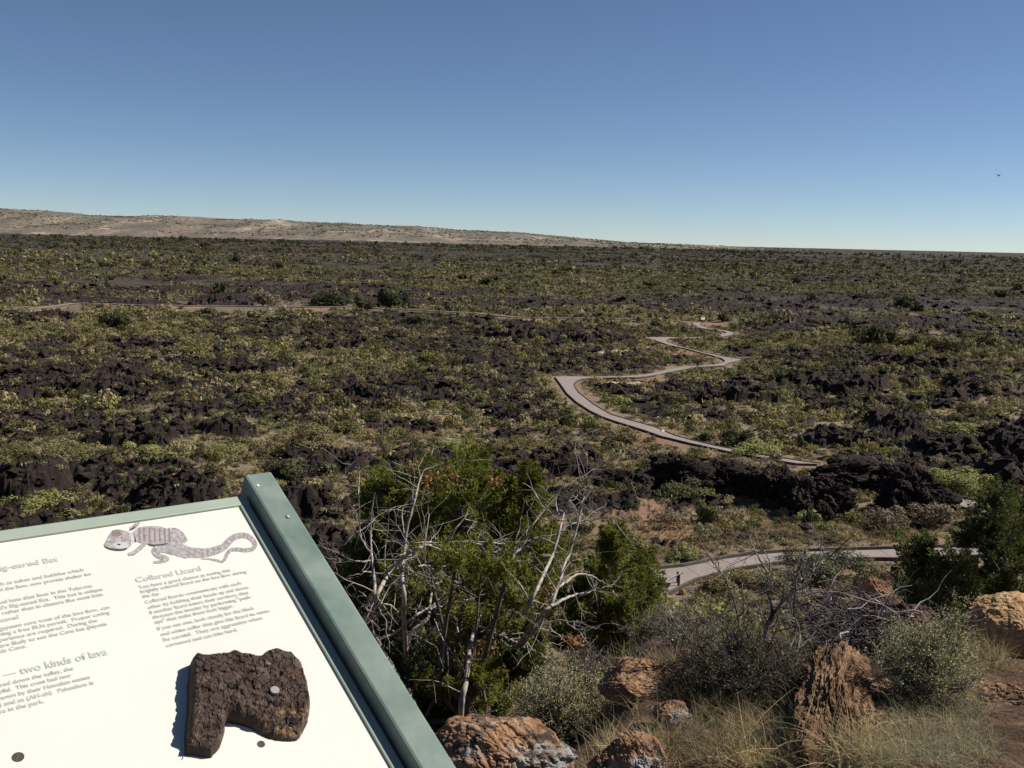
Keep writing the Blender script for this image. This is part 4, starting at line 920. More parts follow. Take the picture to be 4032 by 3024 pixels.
def disc(mb, c, r, h, n=20, dome=0.0):
    an = np.linspace(0, 2*np.pi, n, endpoint=False); u_, v_ = c
    lo = [pw(u_+math.cos(a)*r, v_+math.sin(a)*r, h[0]) for a in an]; hi = [pw(u_+math.cos(a)*r*.9, v_+math.sin(a)*r*.9, h[1]) for a in an]
    mb.add(lo+hi+[pw(u_, v_, h[1]+dome)], Q=[[k, (k+1) % n, n+(k+1) % n, n+k] for k in range(n)], T=[[n+k, n+(k+1) % n, 2*n] for k in range(n)])
mb = MB(); disc(mb, puv(1015.8, 1913, .0245), .0022, (.0242, .0256), 12, .0003); fin(mb, 'screw', M_SCREW)
mb = MB(); disc(mb, puv(1135, 2035, .0245), .0042, (.0242, .0256), 16, .0008); fin(mb, 'screw', M_RAIL)
mb = MB(); disc(mb, puv(1134, 2034, .026), .0014, (.0255, .0268), 12, .0003); fin(mb, 'screw', M_SCREW)
for c_, r in (((71, 2981), .0066), ((1028, 2930), .0050)):
    mb = MB(); disc(mb, puv(*c_), r, (-.001, .0004), 20, -.0001); fin(mb, 'bolt_hole', M_HOLE)
# the bolted lava specimen
OUT = [(450,370),(490,335),(560,335),(650,345),(740,325),(830,325),(930,305),(1020,325),(1100,320),(1180,350),(1225,360),(1290,310),(1400,280),(1500,290),(1590,320),(1660,370),(1720,450),(1760,560),(1790,680),(1810,800),(1825,900),(1800,1000),(1780,1100),(1730,1200),(1700,1260),(1640,1325),(1480,1330),(1340,1300),(1200,1230),(1090,1170),(960,1140),(880,1120),(830,1150),(825,1230),(800,1320),(760,1420),(690,1490),(660,1520),(520,1500),(370,1490),(365,1430),(400,1350),(400,1200),(410,1050),(425,900),(430,750),(430,600),(445,480)]
poly = np.array([puv(600+a*.346, 2450+b_*.346, .004 if 22 <= k_ <= 39 else .021) for k_, (a, b_) in enumerate(OUT)])
pc_ = smooth_path(np.vstack([poly, poly[:1]]), 3)[:-1]
g = 0.0009; u0, v0 = pc_.min(0)-.004; u1, v1 = pc_.max(0)+.004
uu, vv = np.meshgrid(np.arange(u0, u1, g), np.arange(v0, v1, g)); uf, vf = uu.ravel(), vv.ravel()
def inside(px, py, P):
    ins = np.zeros(len(px), bool); a = P; b_ = np.roll(P, -1, 0)
    for (x1, y1), (x2, y2) in zip(a, b_):
        if y1 == y2: continue
        ins ^= ((y1 > py) != (y2 > py)) & (px < (x2-x1)*(py-y1)/(y2-y1)+x1)
    return ins
def pdist(px, py, P):
    d = np.full(len(px), 9.); b_ = np.roll(P, -1, 0)
    for p, q in zip(P, b_):
        w = q-p; t = np.clip(((px-p[0])*w[0]+(py-p[1])*w[1])/(w@w+1e-12), 0, 1); d = np.minimum(d, np.hypot(px-p[0]-t*w[0], py-p[1]-t*w[1]))
    return d
ins = inside(uf, vf, pc_); dd = pdist(uf, vf, pc_)+(fbm(uf*260, vf*260, 801, 3)-.5)*.0012
# lower right part is set back: broken layer
k1 = puv(600+880*.346, 2450+960*.346, .017); k2 = puv(600+1820*.346, 2450+950*.346, .017)
line = (vf-(k1[1]+(k2[1]-k1[1])*(uf-k1[0])/(k2[0]-k1[0])))
low = sstep(.001, -.006, line)*(uf > k1[0]-.006)
line = line+(fbm(uf*90, vf*90, 841, 3)-.5)*.012; wu, wv = uf+(fbm(uf*150, vf*150, 851, 2)-.5)*.01, vf+(fbm(uf*150, vf*150, 852, 2)-.5)*.01; e_, c_, tx, ty = worley(wu*75, wv*75, 811); e2, c2, _, _ = worley(wu*260, wv*260, 821)
lowf = puv(735, 2940, .01); foot = sstep(.016, .006, vf-lowf[1])*(uf < k1[0]+.002)
H = .025*(1-np.exp(-np.maximum(dd, 0)/.0020))
H = H*(1-.55*low*sstep(.0, -.035, line)-.12*low)*(1-.4*foot)+((c_-.5)*.0022*np.minimum(1, e_*3)-.0014*(e_ < .05)+(c2-.5)*.0006*np.minimum(1, e2*4)+(fbm(uf*120, vf*120, 831, 6, .6)-.5)*.009)*sstep(0, .004, dd)
H = np.where(ins, np.maximum(H, .001), -.0005)
P_ = P0+uf[:, None]*U+vf[:, None]*VV+H[:, None]*NN
ny, nx = uu.shape; i = np.arange(ny-1)[:, None]*nx; j = np.arange(nx-1)[None]; Q = np.stack([i+j, i+j+1, i+nx+j+1, i+nx+j], -1).reshape(-1, 4)
Q = Q[ins[Q].any(1)]
used = np.unique(Q); rm = np.full(len(P_), -1); rm[used] = np.arange(len(used))
M_SPEC, nt, b = mat('lava_specimen'); co = geo_pos(nt)
sc_ = ramp(nt, noise(nt, 60, 8, .65, co), [(.3, (.026, .017, .014)), (.5, (.055, .036, .028)), (.7, (.105, .075, .056))])
sc_ = mix(nt, ramp(nt, noise(nt, 38, 7, .7, co), [(.62, (0, 0, 0)), (.68, (.8, .8, .8))]), sc_, (.24, .12, .055))
lowa = attr(nt, 'low'); sc_ = mix(nt, math_(nt, 'MULTIPLY', lowa, ramp(nt, noise(nt, 90, 6, .7, co), [(.5, (0, 0, 0)), (.62, (.9, .9, .9))])), sc_, (.28, .175, .09))
mp = nt.nodes.new('ShaderNodeMapping'); mp.inputs['Location'].default_value = (3, 8, 1); nt.links.new(co, mp.inputs[0])
sc_ = mix(nt, ramp(nt, noise(nt, 55, 8, .75, mp.outputs[0]), [(.63, (0, 0, 0)), (.7, (.8, .8, .8))]), sc_, (.26, .27, .28))
nt.links.new(sc_, b.inputs['Base Color']); b.inputs['Roughness'].default_value = .8; bump(nt, b, noise(nt, 260, 8, .7, co), .7, .0015)
o = mesh_np('lava_specimen', (P_-root_p)[used], [rm[Q]], M_SPEC, {'low': (low*sstep(k1[0]+.01, k1[0]+.05, uf)+.0*foot)[used]}, sign)
mb = MB(); disc(mb, puv(600+1395*.346, 2450+770*.346, .0285), .0058, (.0200, .0290), 20, .0)
bo = fin(mb, 'bolt_head', M_STEEL, o)

# printed writing
def text(lines, m, part, sizeline, bold=0.0):
    for (s, a, b_) in lines:
        cu = bpy.data.curves.new('t', 'FONT'); cu.body = s; cu.size = 1; cu.offset = bold
        ob = bpy.data.objects.new('t', cu); COL.objects.link(ob); dg = bpy.context.evaluated_depsgraph_get()
        me = bpy.data.meshes.new_from_object(ob.evaluated_get(dg)); bpy.data.objects.remove(ob)
        n = len(me.vertices); co_ = np.empty(n*3, np.float32); me.vertices.foreach_get('co', co_); co_ = co_.reshape(-1, 3)
        ua, va = puv(*a); ub, vb = puv(*b_); w = co_[:, 0].max()-co_[:, 0].min(); sx_ = (ub-ua)/w
        u_ = ua+(co_[:, 0]-co_[:, 0].min())*sx_; v_ = (va+vb)/2+co_[:, 1]*sizeline
        W3 = P0+u_[:, None]*U+v_[:, None]*VV+NN*.0006-root_p
        me.vertices.foreach_set('co', W3.astype(np.float32).ravel()); me.materials.clear(); me.materials.append(m); me.update(); me.name = part
        o_ = bpy.data.objects.new(part, me); COL.objects.link(o_); o_.parent = board
board = [o_ for o_ in sign.children if o_.name.startswith('panel_board')][0]
M_INK = flat('faded_print', (0.40, 0.42, 0.385), .7, 0, .04, 30); M_INKH = flat('faded_heading_print', (0.39, 0.44, 0.41), .7, 0, .05, 30)
c2_ = lambda x, y: (400+x*.3617, 2000+y*.3617)
c1_ = lambda x, y: (x*.27125, 2000+y*.27125)
c5_ = lambda x, y: (x*.3762, 2400+y*.3762)
body = [('You have a good chance at seeing this', c2_(410, 882), c2_(1408, 692)), ('brightly colored lizard on the lava flow during', c2_(430, 925), c2_(1585, 712)), ('the day.', c2_(450, 980), c2_(645, 947)),
 ('Collared lizards communicate with each', c2_(480, 1045), c2_(1522, 832)), ('other by bobbing their heads up and down.', c2_(510, 1098), c2_(1612, 880)), ('If another lizard enters their territory, they', c2_(530, 1155), c2_(1610, 935)),
 ('threaten the invader by performing "push-', c2_(560, 1207), c2_(1640, 985)), ('ups" that make them look bigger.', c2_(585, 1263), c2_(1445, 1078)), ('If you see one, look closely for the black', c2_(615, 1333), c2_(1670, 1105)),
 ('and white collar that give this lizard its name.', c2_(645, 1390), c2_(1845, 1138)), ('Be careful.  They are aggressive when', c2_(680, 1457), c2_(1752, 1212)), ('cornered and can bite hard.', c2_(708, 1512), c2_(1490, 1345)),
 ('ch as tubes and bubbles which', c1_(-30, 1128), c1_(1222, 925)), ('of the flow, now provide shelter for', c1_(-25, 1208), c1_(1345, 985)), ('ual bats that lives in the Tularosa', c1_(-5, 1388), c1_(1350, 1158)),
 ("d's Big-eared Bat.  This bat is unique", c1_(-5, 1470), c1_(1500, 1208)), ('y rather than in clusters like most bats.', c1_(-45, 1555), c1_(1520, 1283)), ('gypsum cave west of the lava flow, can', c5_(-5, 218), c1_(1600, 1465)),
 ('ning a free BLM permit.  Proper caving', c5_(-5, 272), c5_(1155, 52)), ('perience are required.  During the', c5_(0, 335), c5_(1025, 132)), ('are likely to see the Cave bat (Myotis', c5_(5, 397), c5_(1125, 168)), ('tis Cave.', c5_(-5, 455), c5_(285, 402)),
 ('ved down the valley, the', c5_(-5, 805), c5_(775, 640)), ('olid.  This crust had two', c5_(-5, 878), c5_(745, 708)), ('nown by their Hawaiian names', c5_(-5, 945), c5_(950, 728)), (') and aa (AH-ah).  Pahoehoe is', c5_(-5, 1020), c5_(985, 783)), ('va in the park.', c5_(-10, 1085), c5_(470, 983))]
text(body, M_INK, 'body_text', .0080, .014)
text([('Collared Lizard', c2_(380, 812), c2_(1090, 682))], M_INKH, 'heading', .0125, .018)
text([('ig-eared Bat', c1_(5, 905), c1_(857, 782))], M_INKH, 'heading', .0125, .018)
text([('cave?', c5_(10, 130), c5_(205, 98))], M_INKH, 'heading', .0085, .018)
text([('two kinds of lava', c5_(213, 676), c5_(1132, 474))], M_INKH, 'heading', .0145, .018)
mb = MB(); a = puv(*c5_(35, 697)); b_ = puv(*c5_(175, 665)); mb.add([pw(a[0], a[1], .0006), pw(b_[0], a[1], .0006), pw(b_[0], a[1]+.0008, .0006), pw(a[0], a[1]+.0008, .0006)], Q=[[0, 1, 2, 3]])
fin(mb, 'dash', M_INK, board)
# printed lizard
M_LZ = flat('lizard_print', (0.29, 0.27, 0.272), .7, 0, .4, 220); M_LZS = flat('lizard_print_stripes', (0.19, 0.155, 0.14), .7, 0, .2, 120); M_LZL = flat('lizard_print_pale', (0.40, 0.41, 0.40), .7, 0, .1, 120); M_LZD = flat('lizard_print_dark', (0.06, 0.055, 0.055), .7, 0, .2, 120)
LV = []; LF = []; LM = []; ln = 0
def lpoly(pts, mi, h, closed=True, sm=True):
    global ln
    p = np.array(pts, float)
    if sm: p = smooth_path(np.vstack([p, p[:1]]), 3)[:-1]
    w = [pw(*puv(*c2_(*q)), h)-root_p for q in p]; tr = tessellate_polygon([[Vector((*q, 0)) for q in p]])
    LV.extend(w); LF.extend([[a+ln for a in t] for t in tr]); LM.extend([mi]*len(tr)); ln += len(w)
def lrib(pts, mi, h, sub=6, stripes=0, smi=1):
    global ln
    p = smooth_path(np.array(pts, float), sub); c = p[:, :2]; w = p[:, 2]/2; t = np.gradient(c, axis=0); t /= np.linalg.norm(t, axis=1)[:, None]; n = np.column_stack([-t[:, 1], t[:, 0]])
    L = c-n*w[:, None]; Rr = c+n*w[:, None]
    lpoly(np.vstack([L, Rr[::-1]]), mi, h, sm=False)
    if stripes:
        for k in np.linspace(1, len(c)-3, stripes).astype(int):
            q = [L[k]*.95+Rr[k]*.05, L[k]*.05+Rr[k]*.95, (Rr[k]*.55+Rr[k+1]*.45)*.95+(L[k]*.55+L[k+1]*.45)*.05, (L[k]*.55+L[k+1]*.45)*.95+(Rr[k]*.55+Rr[k+1]*.45)*.05]
            lpoly(q, smi, h+.0003, sm=False)
h0 = .0006
lrib([(760,240,50),(830,260,62),(880,320,72),(920,372,45)], 0, h0); lrib([(310,232,36),(370,195,45),(402,152,44)], 0, h0); lpoly([(290,245),(340,215),(375,200),(340,240)], 3, h0+.0004)
lrib([(780,430,135),(850,465,135),(950,485,118),(1050,492,108),(1150,487,96),(1250,462,86),(1330,425,80),(1390,362,74),(1450,318,66),(1530,300,60),(1600,315,56),(1652,362,52),(1668,410,50),(1635,452,46),(1550,462,44),(1470,452,42),(1405,462,40),(1365,505,38),(1345,555,36),(1310,585,28),(1250,572,25),(1180,560,18),(1080,555,8)], 0, h0+.0003, 5, 34)
lpoly([(340,270),(400,215),(520,200),(640,205),(720,240),(775,300),(800,360),(880,395),(960,440),(940,540),(850,520),(800,470),(720,400),(600,420),(500,400),(430,385),(345,345)], 0, h0+.0007)
lrib([(690,240,50),(740,300,100),(800,380,130),(850,450,120),(900,480,100)], 0, h0+.0006)
lpoly([(735,290),(800,330),(880,390),(960,440),(940,545),(850,530),(740,450),(690,400)], 0, h0+.0008)
lpoly([(495,385),(560,400),(640,395),(720,385),(690,405),(600,425),(520,412)], 3, h0+.0010)
for x_ in (400, 450, 510, 565, 620, 675, 725): lpoly([(x_, 225), (x_+22, 222), (x_+20, 290), (x_+26, 370), (x_+6, 372), (x_+2, 290)], 1, h0+.0011)
lrib([(780,470,90),(660,450,72),(585,465,80),(620,522,62),(720,556,44),(650,585,36),(568,596,22)], 0, h0+.0015); lrib([(480,365,60),(430,430,48),(350,492,46),(288,508,26)], 0, h0+.0015)
lpoly([(25,400),(60,340),(100,270),(150,240),(210,240),(280,260),(340,290),(358,340),(345,390),(300,430),(270,455),(200,468),(120,460),(50,435)], 0, h0+.0019)
lpoly([(24,410),(60,430),(130,445),(210,450),(270,440),(262,460),(200,470),(120,464),(50,440)], 3, h0+.0021)
lpoly([(285,265),(335,290),(356,340),(345,388),(310,420),(325,350)], 2, h0+.0022); lpoly([(352,300),(372,340),(376,372),(362,370),(358,330)], 3, h0+.0022)
lpoly([(120,400),(180,375),(260,380),(300,410),(260,440),(180,445)], 2, h0+.0022); lpoly([(165,402),(185,392),(208,402),(188,414)], 3, h0+.0025); lpoly([(110,255),(150,240),(200,250),(210,300),(150,320),(105,300)], 1, h0+.0021)
for x_, y_ in ((150,275),(205,320),(120,340),(240,350),(95,370)): lpoly([(x_,y_),(x_+18,y_-6),(x_+26,y_+8),(x_+8,y_+14)], 1, h0+.0023)
LV = np.array(LV); LVp = LV+0*LV
# flatten layers to a thin printed film
hh_ = (LV+root_p-P0)@NN; LVp = LV-NN[None]*(hh_-(.0004+(hh_-h0)*.12))[:, None]
o = mesh_np('lizard_picture', LVp, [np.array(LF)], [M_LZ, M_LZS, M_LZL, M_LZD], parent=board, midx=LM)

# ------------------------------------------------------------------ junipers and dead trees on the slope
def kpt(off, sc_, ox, oy): return None
def lobes_tree(name, label, cat, foot_s, D, lobes, fm, tri, nt_per, trunk=None, tuft=.22, dvar=.9, seed=0, extra=None, size=.034, thick=.4, grow=1.0):
    size *= .72; tri = int(tri*1.75)
    """lobes: (x, y, rx, ry) in the 2212-wide view of the photograph; foot_s: picture point of the foot"""
    r = np.random.default_rng(seed); k = 1.8228
    d = ray(*foot_s); fp = CAM+d*(D/(d@CF)); gz_ = float(ground(np.array([fp[0]]), np.array([fp[1]]))[0][0]); fp[2] = gz_
    e = empty(name, fp, label, cat)
    mb = MB(); wood = MB(); mbr = MB()
    low_ = sorted(lobes, key=lambda q: -q[1])[:7]
    lobes = list(lobes)+[('low', q, 30, 26) for q in low_]
    for li, (lx, ly, rx, ry) in enumerate(lobes):
        Dl = D+r.uniform(-dvar, dvar)*.5
        if lx == 'low': cc = at_d(ly[0]*k, ly[1]*k, Dl); tt = r.uniform(.3, .65); c = fp*(1-tt)+cc*tt; c[2] = max(c[2], fp[2]+.22)
        else: c = at_d(lx*k, ly*k, Dl)
        ax = az_ = 0
        if True: pass
        lx = 0; ax = rx*k/F*Dl*1.12*grow; az_ = ry*k/F*Dl*1.12*grow
        nt_ = int(nt_per*1.7*max(.4, ax*az_/.06))
        dirs = r.normal(size=(nt_, 3)); dirs /= np.linalg.norm(dirs, axis=1)[:, None]; rad = r.uniform(.35, 1, nt_)**.5
        tc = c+dirs*rad[:, None]*np.array([ax, ax, az_])
        up = dirs*np.array([.8, .8, .3])+np.array([0, 0, .9]); up /= np.linalg.norm(up, axis=1)[:, None]
        L = tuft*r.uniform(.6, 1.25, nt_)
        n = nt_*tri; idx = np.repeat(np.arange(nt_), tri)
        t = r.random(n); w = .30*np.sin(np.pi*np.clip(t*.9+.12, 0, 1))**.8+.03
        q = r.normal(size=(n, 3)); q /= np.linalg.norm(q, axis=1)[:, None]
        C = tc[idx]+up[idx]*(L[idx]*(t-.3))[:, None]+q*(w*L[idx]*r.uniform(.4, 1, n))[:, None]
        dd_ = up[idx]*.9+q*.9; dd_ /= np.linalg.norm(dd_, axis=1)[:, None]
        on_ = q*.7+dirs[idx]*.6+r.normal(size=(n, 3))*.35+np.array([0, 0, .15]); ee = np.cross(dd_, on_); ee /= np.linalg.norm(ee, axis=1)[:, None]; s = size*r.uniform(.6, 1.3, n)[:, None]
        V = np.stack([C-ee*s*.36, C+ee*s*.36, C+dd_*s], 1).reshape(-1, 3)
        shade = r.random(nt_)*.35+(.1*li) % .5
        target = mb
        target.add(V, T=np.arange(3*n).reshape(-1, 3), a=np.repeat(shade[idx], 3))
        # limb from the trunk
        mid = (fp+c)/2+r.normal(0, .12, 3); pth = smooth_path([fp+np.array([0, 0, .15]), fp*.6+c*.4+r.normal(0, .1, 3), c+np.array([0, 0, -az_*.3]), c+np.array([0, 0, az_*.6])], 4)
        tube(wood, pth, np.linspace(.024 if r.random() < thick else .011, .004, len(pth)), 6)
        for _ in range(5):
            a = c+r.normal(size=3)*np.array([ax, ax, az_])*.3; b2 = c+r.normal(size=3)*np.array([ax, ax, az_])*.6; tube(wood, [a, (a+b2)/2+r.normal(0, .02, 3), b2], [.010, .007, .003], 4)
    tube(wood, smooth_path([fp+np.array([0, 0, -.3]), fp+np.array([.02, 0, .15]), fp+np.array([-.03, .03, .4])], 4), np.linspace(.09, .03, 9), 8)
    o1 = mb.build('crown', fm, e); o1.data.transform(Matrix.Translation(-Vector(fp)))
    o2 = wood.build('branches', M_BARK, e, True); o2.data.transform(Matrix.Translation(-Vector(fp)))
    if extra:
        m3 = MB()
        for (lx, ly, rx, ry, n) in extra:
            c = at_d(lx*k, ly*k, D-.45); n = int(n*.35); kk = r.normal(size=(9, 3))*.55; C = c+(kk[r.integers(0, 9, n)]+r.normal(size=(n, 3))*.22)*np.array([rx, rx, ry])*k/F*D; leaf_tris(m3, C, .03, r.random(n), 2.0)
        o3 = m3.build('dead_foliage', M_RUST, e); o3.data.transform(Matrix.Translation(-Vector(fp)))
    return e
lobes_tree('juniper_tree', 'leafy green juniper behind the bare grey branches, left one with flat orange tinged top', 'tree', (1700, 2700), 9.6,
  [(845,1045,42,30),(905,1042,46,34),(830,1095,40,45),(880,1100,50,45),(935,1090,32,48),(850,1160,48,42),(910,1165,46,42),(800,1190,36,42),(770,1225,32,36),(870,1225,46,38),(745,1265,22,28),(800,1290,34,40),(880,1300,46,44),(940,1260,40,44)],
  M_JUN, 120, 24, seed=5, extra=[(925,1035,26,30,420),(870,1120,20,30,150)], tuft=.2)
lobes_tree('juniper_tree', 'tallest leafy green juniper in the middle, with pointed tops', 'tree', (1950, 2720), 9.2,
  [(1015,1008,24,28),(1000,1050,36,38),(1035,1060,34,38),(1000,1105,44,44),(1050,1115,42,42),(1140,1040,14,26),(1125,1075,24,34),(1115,1120,38,44),(1155,1100,22,32),(1010,1165,52,42),(1080,1170,50,42),(1140,1165,36,42),(1190,1190,24,36),
   (960,1120,26,42),(1000,1230,50,44),(1080,1240,48,44),(1150,1240,40,44),(1030,1300,50,44),(1100,1310,48,44),(960,1330,44,44),(1010,1390,42,38),(1180,1290,30,40),(1095,1385,44,44)],
  M_JUN, 120, 24, seed=6, extra=[(970,1030,14,20,160),(1062,1040,14,16,220),(1190,1290,22,34,420)], tuft=.2)
lobes_tree('juniper_tree', 'low dark green juniper between the green rail and the large orange rock', 'tree', (1780, 2790), 7.6,
  [(900,1530,40,26),(960,1545,44,24),(1030,1520,40,30),(1010,1470,36,34),(895,1395,34,44),(880,1345,28,30),(920,1450,44,42),(960,1410,30,34),(975,1480,44,40),(920,1510,36,30),(1115,1340,26,40),(1105,1400,34,40),(1130,1440,30,28),(1080,1450,34,28)],
  M_JUND, 130, 26, seed=7, extra=[(1045,1425,34,44,1100),(985,1340,18,36,350),(900,1330,14,26,150),(1240,1390,26,22,260)], tuft=.17, size=.028)
lobes_tree('juniper_tree', 'bright green juniper growing among and in front of the bare grey branches', 'tree', (1830, 2740), 6.95,
  [(870,1235,34,24),(925,1215,30,24),(985,1205,34,24),(1040,1215,30,26),(1000,1265,36,24),(1095,1235,28,24),(1060,1290,34,26),(930,1290,34,24),(1120,1300,26,24),(860,1300,26,22),(1000,1330,36,24),(1090,1345,28,22)],
  M_JUN, 110, 13, seed=17, tuft=.17, size=.028)
lobes_tree('juniper_tree', 'small pointed juniper in front of the near path and wayside signs', 'tree', (2430, 2620), 8.6,
  [(1330,1163,11,18),(1330,1195,26,22),(1305,1222,32,24),(1350,1225,28,24),(1290,1262,34,28),(1345,1262,40,28),(1395,1245,12,30),(1400,1285,26,26),(1360,1300,36,28),(1300,1310,40,30),(1260,1345,34,28),(1320,1355,40,28),(1380,1345,34,24),(1290,1395,36,24),(1350,1395,34,22),(1230,1385,24,24),(1240,1300,22,30)],
  M_JUN, 120, 26, seed=8, tuft=.17, size=.03)
lobes_tree('juniper_tree', 'dark juniper at the right edge behind the yellow boulder', 'tree', (3850, 2450), 9.4,
  [(2195,1085,26,26),(2160,1075,18,22),(2140,1115,30,28),(2190,1130,30,30),(2215,1180,30,36),(2120,1155,26,26),(2160,1175,36,34),(2090,1165,14,16),(1962,1195,12,22),(1985,1218,22,20),(2000,1185,8,14),(2020,1225,20,22),(2060,1215,22,22),(1975,1255,26,24),(2020,1270,34,28),(2080,1260,34,30),(2135,1225,34,34),(2190,1240,34,34),
   (1975,1295,22,20),(2040,1310,36,24),(2100,1310,36,26),(2160,1285,36,30),(2210,1300,30,30)],
  M_JUND, 100, 20, seed=9, tuft=.19, size=.032, thick=0, grow=1.25)

def traced(name, label, cat, br, tf, D, mt, r0=.035, depthvar=1.1, twigs=5, tl=(.08, .45), seed=1, leaves=None, extra_root=None, tw=.0027):
    """branches traced in the picture, hung on a depth that varies smoothly from place to place"""
    r = np.random.default_rng(seed); mb = MB(); lf = MB()
    def dep(sx, sy): return D+depthvar*(float(fbm(np.array([sx/260.]), np.array([sy/260.]), 900+seed, 2)[0])-.5)*2
    root = None; tw_mb = MB()
    for bi, (w0, w1, pts) in enumerate(br):
        P = [at_d(*tf(*q), dep(*tf(*q))) for q in pts]
        if root is None: root = np.array(P[0])
        P = smooth_path(P, 4); n = len(P); P = P+np.column_stack([np.zeros((n, 1)), r.normal(0, .004, (n, 2))])
        rad = np.linspace(w0, w1, n)*.54*(1+r.normal(0, .08, n)); tube(mb, P, rad, 7)
        Ls = np.linalg.norm(np.diff(P, axis=0), axis=1).sum(); nt_ = int(twigs*Ls/.5)+1
        for _ in range(nt_):
            i_ = r.integers(1, n-1) if n > 3 else 1; p = P[i_]; t = P[min(i_+1, n-1)]-P[i_-1]; t /= np.linalg.norm(t)+1e-9
            d = t*.5+r.normal(size=3)*np.array([.8, .8, .7]); d /= np.linalg.norm(d); L = r.uniform(*tl); cur = d+r.normal(size=3)*.5
            q = [p]; 
            for s_ in range(5):
                d = d+r.normal(size=3)*.22+np.array([0, 0, -.02]); d /= np.linalg.norm(d); q.append(q[-1]+d*L/5)
            rr_ = min(rad[i_]*.55, tw*1.6); tube(mb, q, np.linspace(rr_, tw*.3, 6), 4)
            for _2 in range(r.integers(0, 4)):
                j_ = r.integers(1, 5); d2 = d+r.normal(size=3)*.9; d2 /= np.linalg.norm(d2); l2 = L*r.uniform(.2, .5); tube(mb, [q[j_], q[j_]+d2*l2*.5+r.normal(0, .006, 3), q[j_]+d2*l2], [rr_*.5, rr_*.35, tw*.25], 3)
                if leaves and r.random() < leaves[0]:
                    m_ = leaves[2]; C = q[j_]+d2*l2*r.random((m_, 1))+r.normal(0, .012, (m_, 3)); leaf_quads(lf, C, rand_dirs(m_, .4), leaves[1], r.random(m_))
    e = empty(name, root, label, cat); o = mb.build('branches', mt, e, True); o.data.transform(Matrix.Translation(-Vector(root)))
    if leaves: o = lf.build('leaves', leaves[3], e); o.data.transform(Matrix.Translation(-Vector(root)))
    return e
tA = lambda x, y: (1200+x*.798, 1700+y*.798)
traced('dead_tree', 'bare bleached dead juniper leaning right, rising in front of the green juniper', 'tree', [
 (.036,.03,[(770,1420),(775,1330),(790,1260),(800,1230)]),(.03,.008,[(800,1230),(810,1100),(830,1000),(855,930),(880,850),(930,760),(965,710),(1000,650),(1050,590),(1090,540),(1120,470),(1170,400)]),
 (.018,.005,[(860,960),(920,990),(1000,1020),(1060,1050),(1150,1100),(1230,1140),(1285,1190)]),(.028,.006,[(1070,1040),(1120,1000),(1170,940),(1215,860),(1250,760),(1280,660),(1310,590),(1350,450),(1370,360),(1400,280),(1430,240)]),
 (.026,.006,[(1080,900),(1110,850),(1150,770),(1190,680),(1230,590),(1260,480),(1280,400),(1310,320),(1350,260),(1410,220),(1480,150)]),(.012,.004,[(1260,440),(1210,400),(1160,350),(1130,290),(1075,250)]),
 (.014,.004,[(1265,490),(1310,460),(1370,440),(1430,435),(1500,425),(1560,435),(1630,460)]),(.008,.003,[(1500,425),(1540,460),(1580,510),(1610,545)]),(.02,.004,[(1215,860),(1250,770),(1290,740),(1340,705),(1400,705),(1450,730),(1490,750),(1560,765)]),
 (.03,.006,[(965,1180),(1060,1040),(1130,950),(1200,870),(1270,830),(1340,800),(1420,790),(1480,770),(1520,750)]),(.016,.004,[(1100,1000),(1180,950),(1240,930),(1310,935),(1390,945)]),(.01,.003,[(1290,945),(1350,985),(1380,1020),(1415,1055)]),
 (.009,.003,[(1255,415),(1240,360),(1245,310),(1265,265)]),(.008,.003,[(1310,320),(1360,290),(1410,295),(1450,310)]),(.008,.003,[(1300,330),(1340,390),(1310,410)]),(.008,.003,[(1270,400),(1310,370),(1350,400),(1360,450)]),
 (.01,.003,[(1060,590),(1040,540),(1060,480),(1065,420)]),(.012,.003,[(1050,600),(1150,530),(1220,545),(1270,580),(1310,600)]),(.012,.004,[(1110,850),(1080,780),(1040,720),(1025,680)]),(.035,.03,[(820,1240),(880,1220),(940,1190),(1000,1130),(1060,1045)]),
 (.012,.003,[(850,870),(900,860),(960,870),(1030,880)]),(.01,.003,[(1100,1060),(1160,1090),(1220,1150),(1285,1195)]),(.012,.004,[(1000,650),(1060,640),(1110,600)])],
 tA, 7.0, M_SNAG, seed=1, twigs=3.8)
